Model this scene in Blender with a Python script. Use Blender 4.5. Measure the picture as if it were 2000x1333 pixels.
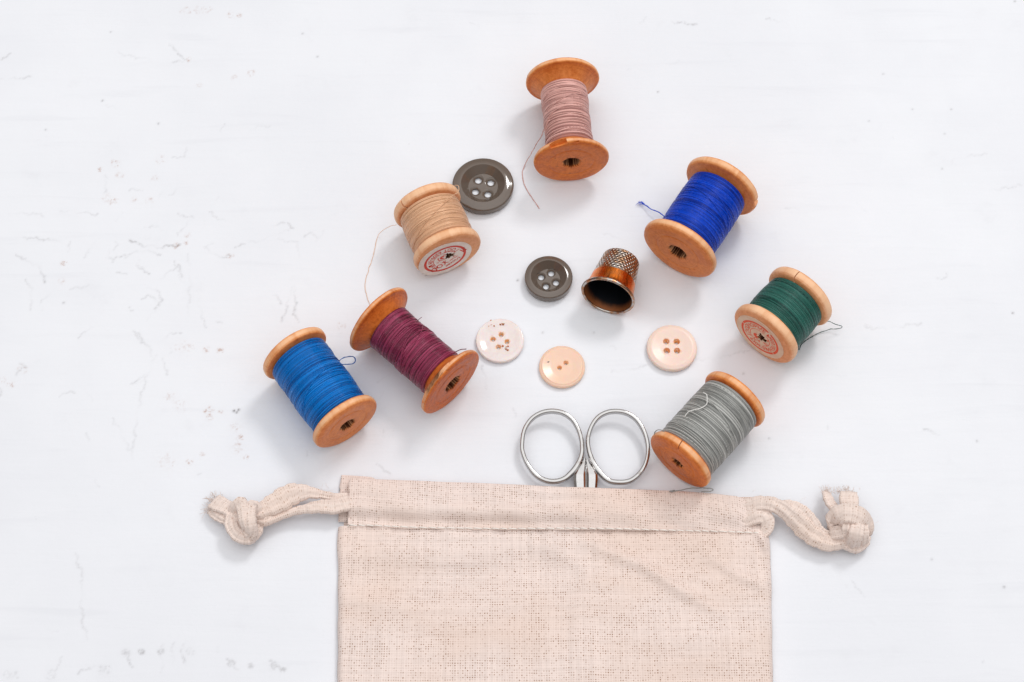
import bpy, bmesh, math, random
import numpy as np
from mathutils import Vector, Matrix

S = bpy.context.scene
for o in list(bpy.data.objects):
    bpy.data.objects.remove(o)
COL = S.collection
rng = np.random.default_rng(7)
random.seed(7)
R_ = math.radians

# ------------------------------------------------------------------ camera
CAM_H, TILT, FPX = 0.609167, R_(25.892), 3500.0
cam_d = bpy.data.cameras.new('camera')
cam = bpy.data.objects.new('camera', cam_d)
COL.objects.link(cam)
cam.location = (0, 0, CAM_H)
cam.rotation_euler = (TILT, 0, 0)
cam_d.sensor_width = 36.0
cam_d.lens = FPX / 2000 * 36.0
cam_d.clip_start, cam_d.clip_end = 0.01, 50
S.camera = cam

# ------------------------------------------------------------------ world: a gradient dome shaped as overhead soft light, dark and warm towards the horizon
W = bpy.data.worlds.new('World')
S.world = W
W.use_nodes = True
wn, wl = W.node_tree.nodes, W.node_tree.links
wn.clear()
w_out = wn.new('ShaderNodeOutputWorld')
w_bg = wn.new('ShaderNodeBackground')
w_tc = wn.new('ShaderNodeTexCoord')
w_sx = wn.new('ShaderNodeSeparateXYZ')
w_rp = wn.new('ShaderNodeValToRGB')
w_rp.color_ramp.elements[0].position = 0.0
w_rp.color_ramp.elements[0].color = (0.05, 0.034, 0.026, 1)
w_rp.color_ramp.elements[1].position = 1.0
w_rp.color_ramp.elements[1].color = (1.0, 1.0, 1.0, 1)
e = w_rp.color_ramp.elements.new(0.35)
e.color = (0.085, 0.068, 0.060, 1)
e = w_rp.color_ramp.elements.new(0.65)
e.color = (0.42, 0.41, 0.40, 1)
wl.new(w_tc.outputs['Generated'], w_sx.inputs[0])
wl.new(w_sx.outputs['Z'], w_rp.inputs[0])
wl.new(w_rp.outputs[0], w_bg.inputs[0])
w_bg.inputs[1].default_value = 1.72
wl.new(w_bg.outputs[0], w_out.inputs[0])

# ------------------------------------------------------------------ lamp: one large softbox behind, up and to the right
def area(name, loc, aim, sx, sy, watts, col):
    d = bpy.data.lights.new(name, 'AREA')
    d.shape = 'RECTANGLE'
    d.size, d.size_y, d.energy, d.color = sx, sy, watts, col
    o = bpy.data.objects.new(name, d)
    COL.objects.link(o)
    o.location = loc
    o.rotation_euler = (Vector(aim) - Vector(loc)).to_track_quat('-Z', 'Y').to_euler()
    return o
area('softbox', (1.25, 2.20, 2.70), (0, 0.30, 0), 0.80, 0.62, 34.0, (1.0, 0.985, 0.97))

S.view_settings.view_transform = 'Standard'
S.view_settings.look = 'None'
S.view_settings.exposure = 0.0
S.view_settings.gamma = 1.0
S.view_settings.use_curve_mapping = False
S.render.engine = 'CYCLES'
S.cycles.max_bounces = 8
S.cycles.use_denoising = True

# ------------------------------------------------------------------ helpers
def P(px, py, z=0.0):
    """The point at height z that the photograph shows at (px, py) of 2000 x 1333."""
    t = TILT
    d = np.array([(px - 1000) / FPX, math.sin(t) + math.cos(t) * (666.5 - py) / FPX,
                  -math.cos(t) + math.sin(t) * (666.5 - py) / FPX])
    return np.array([0, 0, CAM_H]) + d * ((z - CAM_H) / d[2])

def link(o):
    COL.objects.link(o)
    return o

def empty(name, loc, rz, label, cat, group=None):
    o = link(bpy.data.objects.new(name, None))
    o.location = loc
    o.rotation_euler = (0, 0, rz)
    o.empty_display_size = 0.005
    o['label'], o['category'] = label, cat
    if group:
        o['group'] = group
    return o

def mesh(name, V, F, mat, smooth=True, sharp=None, uv=None, attrs=None):
    me = bpy.data.meshes.new(name)
    me.from_pydata([tuple(map(float, v)) for v in V], [], [tuple(int(i) for i in f) for f in F])
    me.update()
    if uv is not None:
        lay = me.uv_layers.new(name='UVMap')
        idx = np.empty(len(me.loops), dtype=np.int32)
        me.loops.foreach_get('vertex_index', idx)
        lay.data.foreach_set('uv', np.asarray(uv, dtype=np.float32)[idx].ravel())
    for k, a in (attrs or {}).items():
        at = me.attributes.new(k, 'FLOAT', 'POINT')
        at.data.foreach_set('value', np.asarray(a, dtype=np.float32))
    if smooth:
        me.polygons.foreach_set('use_smooth', [True] * len(me.polygons))
        if sharp:
            me.set_sharp_from_angle(angle=R_(sharp))
    me.materials.append(mat)
    return me

def obj(name, me, parent=None, matrix=None):
    o = link(bpy.data.objects.new(name, me))
    if parent:
        o.parent = parent
    if matrix is not None:
        o.matrix_local = matrix
    return o

def tag(o, label, cat, group=None):
    o['label'], o['category'] = label, cat
    if group:
        o['group'] = group
    return o

def lathe(profile, n=96, jit=None, closed=True):
    """profile: (r, z) points, turned round Z."""
    pr = np.array(profile, float)
    m = len(pr)
    th = np.arange(n) * 2 * math.pi / n
    r = np.repeat(pr[:, 0][None], n, 0)
    z = np.repeat(pr[:, 1][None], n, 0)
    if jit is not None:
        r, z = jit(th[:, None], r, z)
    V = np.stack([r * np.cos(th)[:, None], r * np.sin(th)[:, None], z], -1).reshape(-1, 3)
    F = []
    for i in range(n):
        j = (i + 1) % n
        for k in range(m if closed else m - 1):
            l = (k + 1) % m
            F.append((i * m + k, j * m + k, j * m + l, i * m + l))
    return V, F

def smooth_line(pts, step):
    """Catmull-Rom through pts (n x d), resampled at about step."""
    p = np.array(pts, float)
    q = np.vstack([2 * p[0] - p[1], p, 2 * p[-1] - p[-2]])
    out = []
    for i in range(1, len(q) - 2):
        n = max(2, int(np.linalg.norm(q[i + 1][:3] - q[i][:3]) / step))
        for t in np.arange(n) / n:
            a, b, c, d = q[i - 1], q[i], q[i + 1], q[i + 2]
            out.append(.5 * (2 * b + (c - a) * t + (2 * a - 5 * b + 4 * c - d) * t * t + (3 * b - a - 3 * c + d) * t ** 3))
    out.append(q[-2])
    return np.array(out)

def closed_line(pts, step):
    p = np.array(pts, float)
    n = len(p)
    out = []
    for i in range(n):
        a, b, c, d = p[i - 1], p[i], p[(i + 1) % n], p[(i + 2) % n]
        k = max(2, int(np.linalg.norm(c - b) / step))
        for t in np.arange(k) / k:
            out.append(.5 * (2 * b + (c - a) * t + (2 * a - 5 * b + 4 * c - d) * t * t + (3 * b - a - 3 * c + d) * t ** 3))
    return np.array(out)

def sweep(line, a, b, n=8, twist=0.0, ref=(0, 0, 1), closed=False, caps=True, power=1.0, fold=0.0):
    """Tube of elliptic section: half-width a (across ref), half-height b (along ref). a, b, twist: numbers or arrays along the line."""
    L = np.asarray(line, float)
    m = len(L)
    a = np.broadcast_to(np.asarray(a, float), m)
    b = np.broadcast_to(np.asarray(b, float), m)
    tw = np.broadcast_to(np.asarray(twist, float), m)
    if closed:
        T = np.roll(L, -1, 0) - np.roll(L, 1, 0)
    else:
        T = np.gradient(L, axis=0)
    T /= np.linalg.norm(T, axis=1)[:, None] + 1e-12
    ref = np.asarray(ref, float)
    if ref.ndim == 1:
        ref = np.broadcast_to(ref, (m, 3))
    A = np.cross(ref, T)
    na = np.linalg.norm(A, axis=1)
    for i in range(m):
        if na[i] < 1e-3:
            A[i] = A[i - 1] if i else (1, 0, 0)
    A /= np.linalg.norm(A, axis=1)[:, None] + 1e-12
    Bv = np.cross(T, A)
    ph = np.arange(n) * 2 * math.pi / n
    V, UV = [], []
    d = np.concatenate([[0], np.cumsum(np.linalg.norm(np.diff(L, axis=0), axis=1))])
    for i in range(m):
        c, s = np.cos(ph), np.sin(ph)
        if power != 1.0:
            c, s = np.sign(c) * abs(c) ** power, np.sign(s) * abs(s) ** power
        x, y = a[i] * c, b[i] * s
        if fold:
            y = y + fold * b[i] * np.cos(2.2 * math.pi * c + .05 * i) * (1 - c * c) ** .5
        ct, st = math.cos(tw[i]), math.sin(tw[i])
        x, y = x * ct - y * st, x * st + y * ct
        V.append(L[i] + x[:, None] * A[i] + y[:, None] * Bv[i])
        w = np.minimum(np.arange(n), n - np.arange(n)) / n * 2 * (a[i] + b[i]) * 1.3
        UV.append(np.stack([w, np.full(n, d[i])], -1))
    V = np.concatenate(V)
    UV = np.concatenate(UV)
    F = []
    for i in range(m if closed else m - 1):
        j = (i + 1) % m
        for k in range(n):
            l = (k + 1) % n
            F.append((i * n + k, i * n + l, j * n + l, j * n + k))
    if caps and not closed:
        F.append(tuple(range(n))[::-1])
        F.append(tuple(range((m - 1) * n, m * n)))
    return V, F, UV

class Join:
    """Collects pieces of ONE part into one mesh."""
    def __init__(s):
        s.V, s.F, s.U, s.A, s.n = [], [], [], [], 0
    def add(s, V, F, U=None, a=None):
        s.V.append(np.asarray(V, float))
        s.F += [tuple(i + s.n for i in f) for f in F]
        s.U.append(np.zeros((len(V), 2)) if U is None else U)
        s.A.append(np.ones(len(V)) if a is None else np.broadcast_to(a, len(V)))
        s.n += len(V)
    def mesh(s, name, mat, attr=None, **k):
        return mesh(name, np.concatenate(s.V), s.F, mat, uv=np.concatenate(s.U),
                    attrs={attr: np.concatenate(s.A)} if attr else None, **k)

def cut(me, cutters):
    """Mesh me minus the cutter meshes (exact boolean); the cutters do not stay in the scene."""
    o = link(bpy.data.objects.new('tmp', me))
    cs = []
    for c in cutters:
        co = link(bpy.data.objects.new('tmp_cut', c))
        m = o.modifiers.new('b', 'BOOLEAN')
        m.operation, m.solver, m.object = 'DIFFERENCE', 'EXACT', co
        cs.append(co)
    dg = bpy.context.evaluated_depsgraph_get()
    dg.update()
    new = bpy.data.meshes.new_from_object(o.evaluated_get(dg))
    for x in cs + [o]:
        bpy.data.objects.remove(x)
    new.polygons.foreach_set('use_smooth', [True] * len(new.polygons))
    new.set_sharp_from_angle(angle=R_(35))
    return new

def box_mesh(center, half, rot=None):
    V = np.array([(x, y, z) for x in (-1, 1) for y in (-1, 1) for z in (-1, 1)], float) * half
    if rot is not None:
        V = V @ np.array(rot.to_3x3()).T
    V = V + np.array(center)
    F = [(0, 1, 3, 2), (4, 6, 7, 5), (0, 4, 5, 1), (2, 3, 7, 6), (0, 2, 6, 4), (1, 5, 7, 3)]
    me = bpy.data.meshes.new('cut')
    me.from_pydata([tuple(v) for v in V], [], F)
    return me

# ------------------------------------------------------------------ materials
class N:
    """A small node-building shorthand for one material."""
    def __init__(s, name):
        s.m = bpy.data.materials.new(name)
        s.m.use_nodes = True
        s.t = s.m.node_tree
        s.b = s.t.nodes['Principled BSDF']
        s.out = s.t.nodes['Material Output']
    def new(s, typ, **kw):
        n = s.t.nodes.new(typ)
        for k, v in kw.items():
            setattr(n, k, v)
        return n
    def put(s, sock, v):
        if isinstance(v, bpy.types.NodeSocket):
            s.t.links.new(v, sock)
        else:
            sock.default_value = v
    def set(s, **kw):
        for k, v in kw.items():
            s.put(s.b.inputs[k.replace('_', ' ')], v)
    def math(s, op, a, b=0.0, c=0.0, clamp=False):
        n = s.new('ShaderNodeMath', operation=op, use_clamp=clamp)
        for i, v in enumerate((a, b, c)):
            s.put(n.inputs[i], v)
        return n.outputs[0]
    def mix(s, f, a, b, blend='MIX'):
        n = s.new('ShaderNodeMix', data_type='RGBA', blend_type=blend)
        s.put(n.inputs[0], f)
        s.put(n.inputs[6], a if isinstance(a, bpy.types.NodeSocket) else (*a, 1))
        s.put(n.inputs[7], b if isinstance(b, bpy.types.NodeSocket) else (*b, 1))
        return n.outputs[2]
    def coord(s, kind='Object'):
        return s.new('ShaderNodeTexCoord').outputs[kind]
    def scale(s, v, sc, off=None):
        n = s.new('ShaderNodeMapping')
        s.t.links.new(v, n.inputs[0])
        n.inputs['Scale'].default_value = sc
        if off is not None:
            s.put(n.inputs['Location'], off)
        return n.outputs[0]
    def noise(s, v, scale, detail=3.0, rough=.55, dist=0.0, col=False):
        n = s.new('ShaderNodeTexNoise')
        if v is not None:
            s.t.links.new(v, n.inputs['Vector'])
        n.inputs['Scale'].default_value = scale
        n.inputs['Detail'].default_value = detail
        n.inputs['Roughness'].default_value = rough
        n.inputs['Distortion'].default_value = dist
        return n.outputs['Color' if col else 'Fac']
    def step(s, v, a, b, lo=0.0, hi=1.0):
        n = s.new('ShaderNodeMapRange', interpolation_type='SMOOTHSTEP')
        s.put(n.inputs[0], v)
        for i, x in enumerate((a, b, lo, hi)):
            s.put(n.inputs[i + 1], x)
        return n.outputs[0]
    def attr(s, name):
        return s.new('ShaderNodeAttribute', attribute_name=name).outputs['Fac']
    def rand(s):
        n = s.new('ShaderNodeObjectInfo')
        return s.math('MULTIPLY', n.outputs['Random'], 37.0)
    def bump(s, h, strength, dist):
        n = s.new('ShaderNodeBump')
        n.inputs['Strength'].default_value = strength
        n.inputs['Distance'].default_value = dist
        s.put(n.inputs['Height'], h)
        s.t.links.new(n.outputs[0], s.b.inputs['Normal'])

def m_wood(name, light, dark, rough=.45, coat=.10, endgrain=1.0):
    """Turned, varnished wood: grain runs along the spool's axis (object Z), faint turning rings across it."""
    n = N(name)
    c = n.coord()
    cx = n.new('ShaderNodeCombineXYZ')
    r = n.rand()
    for i in range(3):
        n.put(cx.inputs[i], r)
    g = n.scale(c, (900, 900, 90), cx.outputs[0])
    fine = n.noise(g, 1.0, 5, .6, .3)
    broad = n.noise(n.scale(c, (190, 190, 30), cx.outputs[0]), 1.0, 3, .5, .8)
    sx = n.new('ShaderNodeSeparateXYZ')
    n.put(sx.inputs[0], c)
    rad = n.math('SQRT', n.math('ADD', n.math('MULTIPLY', sx.outputs[0], sx.outputs[0]), n.math('MULTIPLY', sx.outputs[1], sx.outputs[1])))
    ring = n.noise(None, 1.0)
    rn = n.new('ShaderNodeTexNoise', noise_dimensions='1D')
    n.put(rn.inputs['W'], n.math('ADD', rad, r))
    rn.inputs['Scale'].default_value = 2600
    rn.inputs['Detail'].default_value = 2
    f = n.math('ADD', n.math('MULTIPLY', fine, .55), n.math('MULTIPLY', broad, .45))
    f = n.step(n.math('ADD', f, n.math('MULTIPLY', n.math('SUBTRACT', rn.outputs[0], .5), .30)), .30, .68)
    col = n.mix(f, dark, light)
    pores = n.step(n.noise(n.scale(c, (2600, 2600, 420), cx.outputs[0]), 1.0, 2, .5), .66, .74)
    col = n.mix(n.math('MULTIPLY', pores, .30), col, tuple(x * .45 for x in dark))
    spots = n.step(n.noise(n.scale(c, (420, 420, 300), cx.outputs[0]), 1.0, 2, .5), .70, .76)
    col = n.mix(n.math('MULTIPLY', spots, .35), col, (.16, .055, .02))
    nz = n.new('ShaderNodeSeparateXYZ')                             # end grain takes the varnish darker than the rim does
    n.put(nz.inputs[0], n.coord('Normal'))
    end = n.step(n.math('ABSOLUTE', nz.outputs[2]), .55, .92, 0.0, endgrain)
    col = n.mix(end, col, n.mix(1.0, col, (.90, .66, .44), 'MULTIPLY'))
    worn = n.math('MULTIPLY', n.step(n.math('ABSOLUTE', nz.outputs[2]), .50, .15), n.step(broad, .30, .62, .25, .62))
    col = n.mix(worn, col, (.93, .60, .37))             # varnish rubbed off the rim
    w = n.math('MULTIPLY', n.attr('wear_shade'), n.step(fine, .25, .6, .75, 1.0), clamp=True)
    col = n.mix(w, col, (.050, .012, .005))  # dark colour for worn rim patches and for shade in the bore
    n.set(Base_Color=col, Roughness=n.step(broad, .3, .7, rough - .08, rough + .12), Coat_Weight=n.math('MULTIPLY', n.math('SUBTRACT', 1.0, w), coat), Coat_Roughness=.22)
    n.put(n.b.inputs['Specular IOR Level'], n.math('MULTIPLY', n.math('SUBTRACT', 1.0, w), .30))
    n.bump(n.math('ADD', n.math('MULTIPLY', fine, .6), n.math('MULTIPLY', rn.outputs[0], .8)), .35, .00012)
    return n.m

def m_thread(name, col, dark, rough=.42, sheen=.25, lit_tint=.35):
    n = N(name)
    tone = n.attr('tone')
    c = n.coord()
    fib = n.noise(c, 5200, 3, .6)
    patch = n.noise(n.scale(c, (260, 260, 420)), 1.0, 3, .6, .5)
    colr = n.mix(n.math('MULTIPLY', tone, 1.0, clamp=True), dark, col)
    pale = tuple(min(1, x * .6 + .34) for x in col)  # paler tint that puts the thread's glints into its colour
    colr = n.mix(n.math('MULTIPLY', n.math('MULTIPLY', n.step(fib, .52, .72), n.step(patch, .42, .66)), lit_tint), colr, pale)
    n.set(Base_Color=colr, Roughness=n.step(patch, .3, .7, rough - .08, rough + .15), Sheen_Weight=sheen, Sheen_Roughness=.4)
    n.b.inputs['Specular IOR Level'].default_value = .75
    n.set(Specular_Tint=n.mix(.30, colr, (1, 1, 1)))
    n.bump(fib, .3, .00006)
    return n.m

def m_plain(name, col, rough=.5, **kw):
    n = N(name)
    n.set(Base_Color=(*col, 1), Roughness=rough, **kw)
    return n.m

def m_cloth(name, base, hole, pitch=.00085, amount=1.0):
    """Loosely woven unbleached cotton: threads from the UV map (metres), gaps at their crossings."""
    n = N(name)
    uv = n.coord('UV')
    sep = n.new('ShaderNodeSeparateXYZ')
    wob = n.noise(n.scale(uv, (60, 260, 1)), 1.0, 3, .6, col=True)
    ws = n.new('ShaderNodeSeparateColor')
    n.put(ws.inputs[0], wob)
    wob2 = n.noise(n.scale(uv, (260, 60, 1)), 1.0, 3, .6)
    n.put(sep.inputs[0], uv)
    u = n.math('ADD', n.math('DIVIDE', sep.outputs[0], pitch), n.math('MULTIPLY', n.math('SUBTRACT', wob2, .5), 1.1))
    v = n.math('ADD', n.math('DIVIDE', sep.outputs[1], pitch), n.math('MULTIPLY', n.math('SUBTRACT', ws.outputs[0], .5), 1.1))
    su = n.math('ABSOLUTE', n.math('SINE', n.math('MULTIPLY', u, math.pi)))
    sv = n.math('ABSOLUTE', n.math('SINE', n.math('MULTIPLY', v, math.pi)))
    gap = n.math('MULTIPLY', n.math('SUBTRACT', 1.0, su), n.math('SUBTRACT', 1.0, sv))
    cell = n.new('ShaderNodeCombineXYZ')
    n.put(cell.inputs[0], n.math('FLOOR', n.math('ADD', u, .5)))
    n.put(cell.inputs[1], n.math('FLOOR', n.math('ADD', v, .5)))
    wn_ = n.new('ShaderNodeTexWhiteNoise', noise_dimensions='2D')
    n.put(wn_.inputs[0], cell.outputs[0])
    rnd = wn_.outputs['Value']
    patch = n.noise(n.scale(uv, (70, 110, 1)), 1.0, 4, .65)
    pf = n.noise(n.scale(uv, (190, 340, 1)), 1.0, 3, .65)
    pd = n.math('ADD', n.math('MULTIPLY', n.math('SUBTRACT', patch, .5), 1.5), n.math('MULTIPLY', n.math('SUBTRACT', pf, .5), 1.6))
    open_ = n.math('MULTIPLY', n.step(n.math('ADD', n.math('MULTIPLY', rnd, .60), pd), .02, .95), n.math('ADD', n.math('MULTIPLY', rnd, .75), .35))
    hole_f = n.math('MULTIPLY', n.step(gap, .06, .38), n.math('MULTIPLY', n.math('ADD', n.math('MULTIPLY', open_, 1.0), .06), amount), clamp=True)
    # slubs: single threads a little lighter or darker over part of their length
    tu = n.noise(n.scale(uv, (1 / pitch * .9, 26, 1)), 1.0, 1, .5)
    tv = n.noise(n.scale(uv, (22, 1 / pitch * .9, 1)), 1.0, 1, .5)
    sl = n.math('ADD', tu, tv)
    big = n.noise(n.scale(uv, (16, 26, 1)), 1.0, 3, .55)
    col = n.mix(n.step(sl, .70, 1.30), tuple(x * .93 for x in base), tuple(min(.93, x * 1.05) for x in base))
    col = n.mix(n.step(big, .38, .66, 0, .45), col, tuple(x * y for x, y in zip(base, (.93, .84, .76))))
    edge = n.math('MULTIPLY', n.math('SUBTRACT', 1.0, n.math('MULTIPLY', su, sv)), .06)
    col = n.mix(edge, col, (.42, .27, .19))
    col = n.mix(hole_f, col, hole)
    fl = n.step(n.noise(n.scale(uv, (520, 640, 1)), 1.0, 2, .5), .765, .80)
    fl2 = n.step(n.noise(n.scale(uv, (900, 300, 1), (.4, .2, 0)), 1.0, 1, .5), .80, .83)
    col = n.mix(n.math('MAXIMUM', fl, fl2), col, (.15, .065, .03))
    n.set(Base_Color=col, Roughness=.93, Sheen_Weight=.25, Sheen_Roughness=.6)
    n.b.inputs['Specular IOR Level'].default_value = .15
    ch = n.math('ADD', n.math('MULTIPLY', n.math('ADD', su, sv), .5), n.math('MULTIPLY', sl, .02))
    n.bump(ch, .30, .0002)
    return n.m

# board
n = N('painted_board')
c = n.coord()
cr, st_, dk = n.attr('crack'), n.attr('stain_glow'), n.attr('fleck')
big = n.noise(c, 9, 4, .6)
mid = n.noise(c, 55, 4, .6)
fine = n.noise(c, 1500, 3, .6)
brush = n.noise(n.scale(c, (14, 160, 1)), 1.0, 4, .6, .4)
col = n.mix(n.step(big, .35, .68), (.785, .803, .850), (.822, .840, .884))
col = n.mix(n.step(brush, .56, .76, 0, .27), col, (.70, .715, .765))
col = n.mix(n.step(mid, .60, .80, 0, .30), col, (.70, .71, .755))
brk = n.noise(c, 700, 4, .7)
tiny = n.step(n.noise(c, 260, 2, .5), .785, .81, 0, .14)
col = n.mix(tiny, col, (.42, .41, .42))
col = n.mix(n.math('MULTIPLY', cr, n.step(brk, .28, .54), clamp=True), col, (.40, .395, .41))
col = n.mix(n.math('MULTIPLY', st_, n.step(brk, .40, .66), clamp=True), col, (.43, .215, .13))
col = n.mix(n.math('MULTIPLY', dk, n.step(brk, .2, .4), clamp=True), col, (.06, .045, .04))
n.set(Base_Color=col, Roughness=n.step(mid, .3, .7, .45, .62))
n.b.inputs['Specular IOR Level'].default_value = .12
hb = n.math('ADD', n.math('MULTIPLY', mid, 1.2), n.math('MULTIPLY', brush, .9))
hb = n.math('SUBTRACT', n.math('ADD', hb, n.math('MULTIPLY', fine, .10)), n.math('MULTIPLY', cr, .9))
n.bump(hb, .38, .0007)
M_BOARD = n.m

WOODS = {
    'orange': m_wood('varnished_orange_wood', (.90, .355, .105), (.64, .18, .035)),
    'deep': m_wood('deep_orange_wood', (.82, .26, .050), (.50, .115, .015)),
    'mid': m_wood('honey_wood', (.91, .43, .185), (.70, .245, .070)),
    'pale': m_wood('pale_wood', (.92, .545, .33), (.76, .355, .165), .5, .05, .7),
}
M_BORE = m_plain('bore_shade_wood', (.07, .018, .007), .9)  # near-black wood, the shade inside the bore put into its colour
M_PAPER = N('label_paper')
pc = M_PAPER.coord()
M_PAPER.set(Base_Color=M_PAPER.mix(M_PAPER.step(M_PAPER.noise(pc, 300, 4, .6), .35, .7), (.80, .70, .62), (.86, .79, .73)), Roughness=.7)
M_PAPER = M_PAPER.m
pk = N('label_paper_tan')
pc = pk.coord()
pk.set(Base_Color=pk.mix(pk.step(pk.noise(pc, 300, 4, .6), .35, .7), (.74, .55, .40), (.80, .64, .49)), Roughness=.7)
M_PAPER_TAN = pk.m
M_INK = m_plain('red_ink', (.66, .035, .012), .6)
M_INK2 = m_plain('orange_red_ink', (.80, .085, .02), .6)
M_CLOTH = m_cloth('unbleached_cotton', (.835, .71, .662), (.32, .18, .115))
M_CORD = m_cloth('cotton_cord', (.84, .715, .655), (.40, .22, .13), .00075, .8)
M_STITCH = m_plain('stitch_cotton', (.86, .80, .75), .8)
M_FIBRE = m_plain('cotton_fibre', (.84, .74, .67), .9)
M_STEEL = N('polished_steel')
sc_ = M_STEEL.coord()
sn = M_STEEL.noise(sc_, 600, 4, .65)
s2 = M_STEEL.noise(M_STEEL.scale(sc_, (900, 200, 900)), 1.0, 3, .6)
tarn = M_STEEL.step(M_STEEL.noise(sc_, 260, 4, .65), .56, .72, 0, .6)
M_STEEL.set(Base_Color=M_STEEL.mix(tarn, (.50, .49, .485), (.26, .19, .155)), Metallic=1.0, Roughness=M_STEEL.step(s2, .3, .7, .10, .22))
M_STEEL.bump(sn, .04, .00005)
M_STEEL = M_STEEL.m

# ------------------------------------------------------------------ the board
def build_board():
    x0, x1, y0, y1, s = -.245, .245, .135, .485, .0005
    xs, ys = np.arange(x0, x1 + s / 2, s), np.arange(y0, y1 + s / 2, s)
    nx, ny = len(xs), len(ys)
    crack, stain_glow, fleck = (np.zeros((ny, nx)) for _ in range(3))
    def dab(A, p, rad, amt):
        k = int(rad / s * 2.2) + 1
        i, j = int(round((p[0] - x0) / s)), int(round((p[1] - y0) / s))
        i0, i1, j0, j1 = max(0, i - k), min(nx, i + k + 1), max(0, j - k), min(ny, j + k + 1)
        if i0 >= i1 or j0 >= j1:
            return
        d2 = (xs[i0:i1][None] - p[0]) ** 2 + (ys[j0:j1][:, None] - p[1]) ** 2
        A[j0:j1, i0:i1] = np.maximum(A[j0:j1, i0:i1], 1.4 * amt * np.exp(-d2 / (rad * rad)))
    def line(pts, rad=.00038, amt=.5, wob=.0004, A=crack):
        w = smooth_line([P(*p) for p in pts], .0004)
        ph = rng.uniform(0, 6, 6)
        for k, q in enumerate(w):
            t = k * .0004
            o = wob * np.array([math.sin(t * 900 + ph[0]) + .6 * math.sin(t * 2300 + ph[1]), math.sin(t * 1100 + ph[2]) + .6 * math.sin(t * 2700 + ph[3]), 0])
            fade = .55 + .45 * math.sin(t * 330 + ph[4])
            dab(A, q + o, rad * (.8 + .4 * rng.random()), amt * fade)
    def blot(px, py, rpx, amt, A=stain_glow, k=16):
        rpx *= 1.35
        dab(A, P(px, py), rpx * .0002, amt * .16)
        for _ in range(k):
            a, r = rng.uniform(0, 6.283), rpx * math.sqrt(rng.random())
            dab(A, P(px + r * math.cos(a), py + .8 * r * math.sin(a)), rng.uniform(.0003, .0006), amt * rng.uniform(.35, 1))
    a = lambda L: [(x * .5251, y * .5251) for x, y in L]
    for L, w in [([(485, 893), (520, 912), (560, 917), (600, 922), (640, 914), (668, 913)], .62), ([(760, 922), (785, 940), (815, 955), (860, 953)], .45),
                 ([(60, 950), (120, 982), (150, 1000), (165, 1052)], .40), ([(630, 162), (660, 200), (690, 222)], .35), ([(1090, 1060), (1100, 1110), (1095, 1160), (1105, 1200)], .40),
                 ([(1085, 1070), (1070, 1130), (1045, 1205)], .35), ([(0, 296), (60, 292), (115, 288)], .34), ([(100, 1045), (117, 1090), (110, 1150)], .34),
                 ([(85, 885), (150, 890), (220, 897)], .30), ([(545, 1070), (585, 1080), (597, 1120), (580, 1150)], .34), ([(510, 985), (530, 1010), (560, 1015)], .34),
                 ([(600, 1040), (640, 1005), (668, 990), (672, 1040)], .32), ([(530, 1112), (560, 1105), (590, 1125)], .30), ([(470, 955), (500, 940), (540, 935), (600, 950)], .34),
                 ([(390, 965), (430, 962), (470, 950)], .28), ([(640, 232), (690, 230), (730, 235)], .25), ([(500, 1230), (530, 1270), (555, 1300), (565, 1333)], .28),
                 ([(1010, 845), (1050, 830), (1090, 850)], .34), ([(1130, 880), (1160, 870), (1180, 895)], .25), ([(1200, 860), (1190, 890)], .30), ([(880, 925), (905, 905)], .28),
                 ([(700, 950), (705, 1050), (700, 1180)], .14), ([(930, 900), (1040, 893), (1105, 910), (1108, 960)], .16), ([(250, 940), (262, 900)], .2), ([(390, 650), (395, 690), (388, 720)], .5),
                 ([(30, 800), (90, 795), (160, 802)], .18), ([(310, 960), (350, 905)], .2), ([(0, 225), (40, 200)], .3), ([(430, 190), (480, 210), (555, 222)], .16), ([(555, 845), (575, 840), (600, 860)], .25)]:
        line(a(L), amt=w)
    b = lambda L: [(x * .5124, 650 + y * .5124) for x, y in L]
    for L, w in [([(515, 0), (560, 60), (580, 100)], .26), ([(590, 90), (540, 230), (510, 400), (500, 480)], .22), ([(285, 845), (310, 930), (310, 1050), (320, 1130), (335, 1170)], .24),
                 ([(500, 190), (530, 180), (560, 155)], .3), ([(325, 390), (345, 410)], .3), ([(430, 330), (460, 380), (490, 450)], .22), ([(615, 1190), (618, 1290)], .28), ([(660, 1190), (658, 1260)], .3),
                 ([(695, 1195), (696, 1260)], .3), ([(470, 1210), (490, 1230), (498, 1280)], .36), ([(825, 1190), (832, 1225)], .36), ([(870, 1250), (900, 1280)], .3), ([(1030, 1255), (1080, 1285)], .34),
                 ([(240, 1240), (205, 1290)], .2), ([(300, 1300), (350, 1275), (400, 1290)], .28), ([(70, 120), (95, 130), (60, 160)], .28)]:
        line(b(L), amt=w)
    for L, w in [([(1195, 728), (1260, 716)], .26), ([(1362, 703), (1400, 700), (1440, 690), (1464, 684)], .20), ([(942, 715), (945, 735), (952, 760)], .5), ([(1312, 44), (1340, 46), (1360, 50)], .45),
                 ([(1495, 36), (1525, 43), (1540, 48)], .28), ([(1690, 640), (1730, 642), (1800, 632)], .20), ([(1806, 840), (1822, 846), (1836, 850)], .42), ([(1855, 315), (1895, 305), (1925, 302)], .15),
                 ([(1935, 372), (2000, 362)], .18), ([(1672, 398), (1692, 412)], .2), ([(1666, 1140), (1690, 1170)], .2), ([(1640, 1115), (1650, 1150)], .16), ([(1683, 1070), (1684, 1095)], .22),
                 ([(1685, 1205), (1705, 1218)], .2), ([(738, 908), (758, 925)], .3), ([(1610, 730), (1650, 735)], .12), ([(740, 745), (760, 732)], .35), ([(747, 840), (752, 852)], .3), ([(1000, 800), (1010, 812)], .2)]:
        line(L, amt=w)
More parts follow.
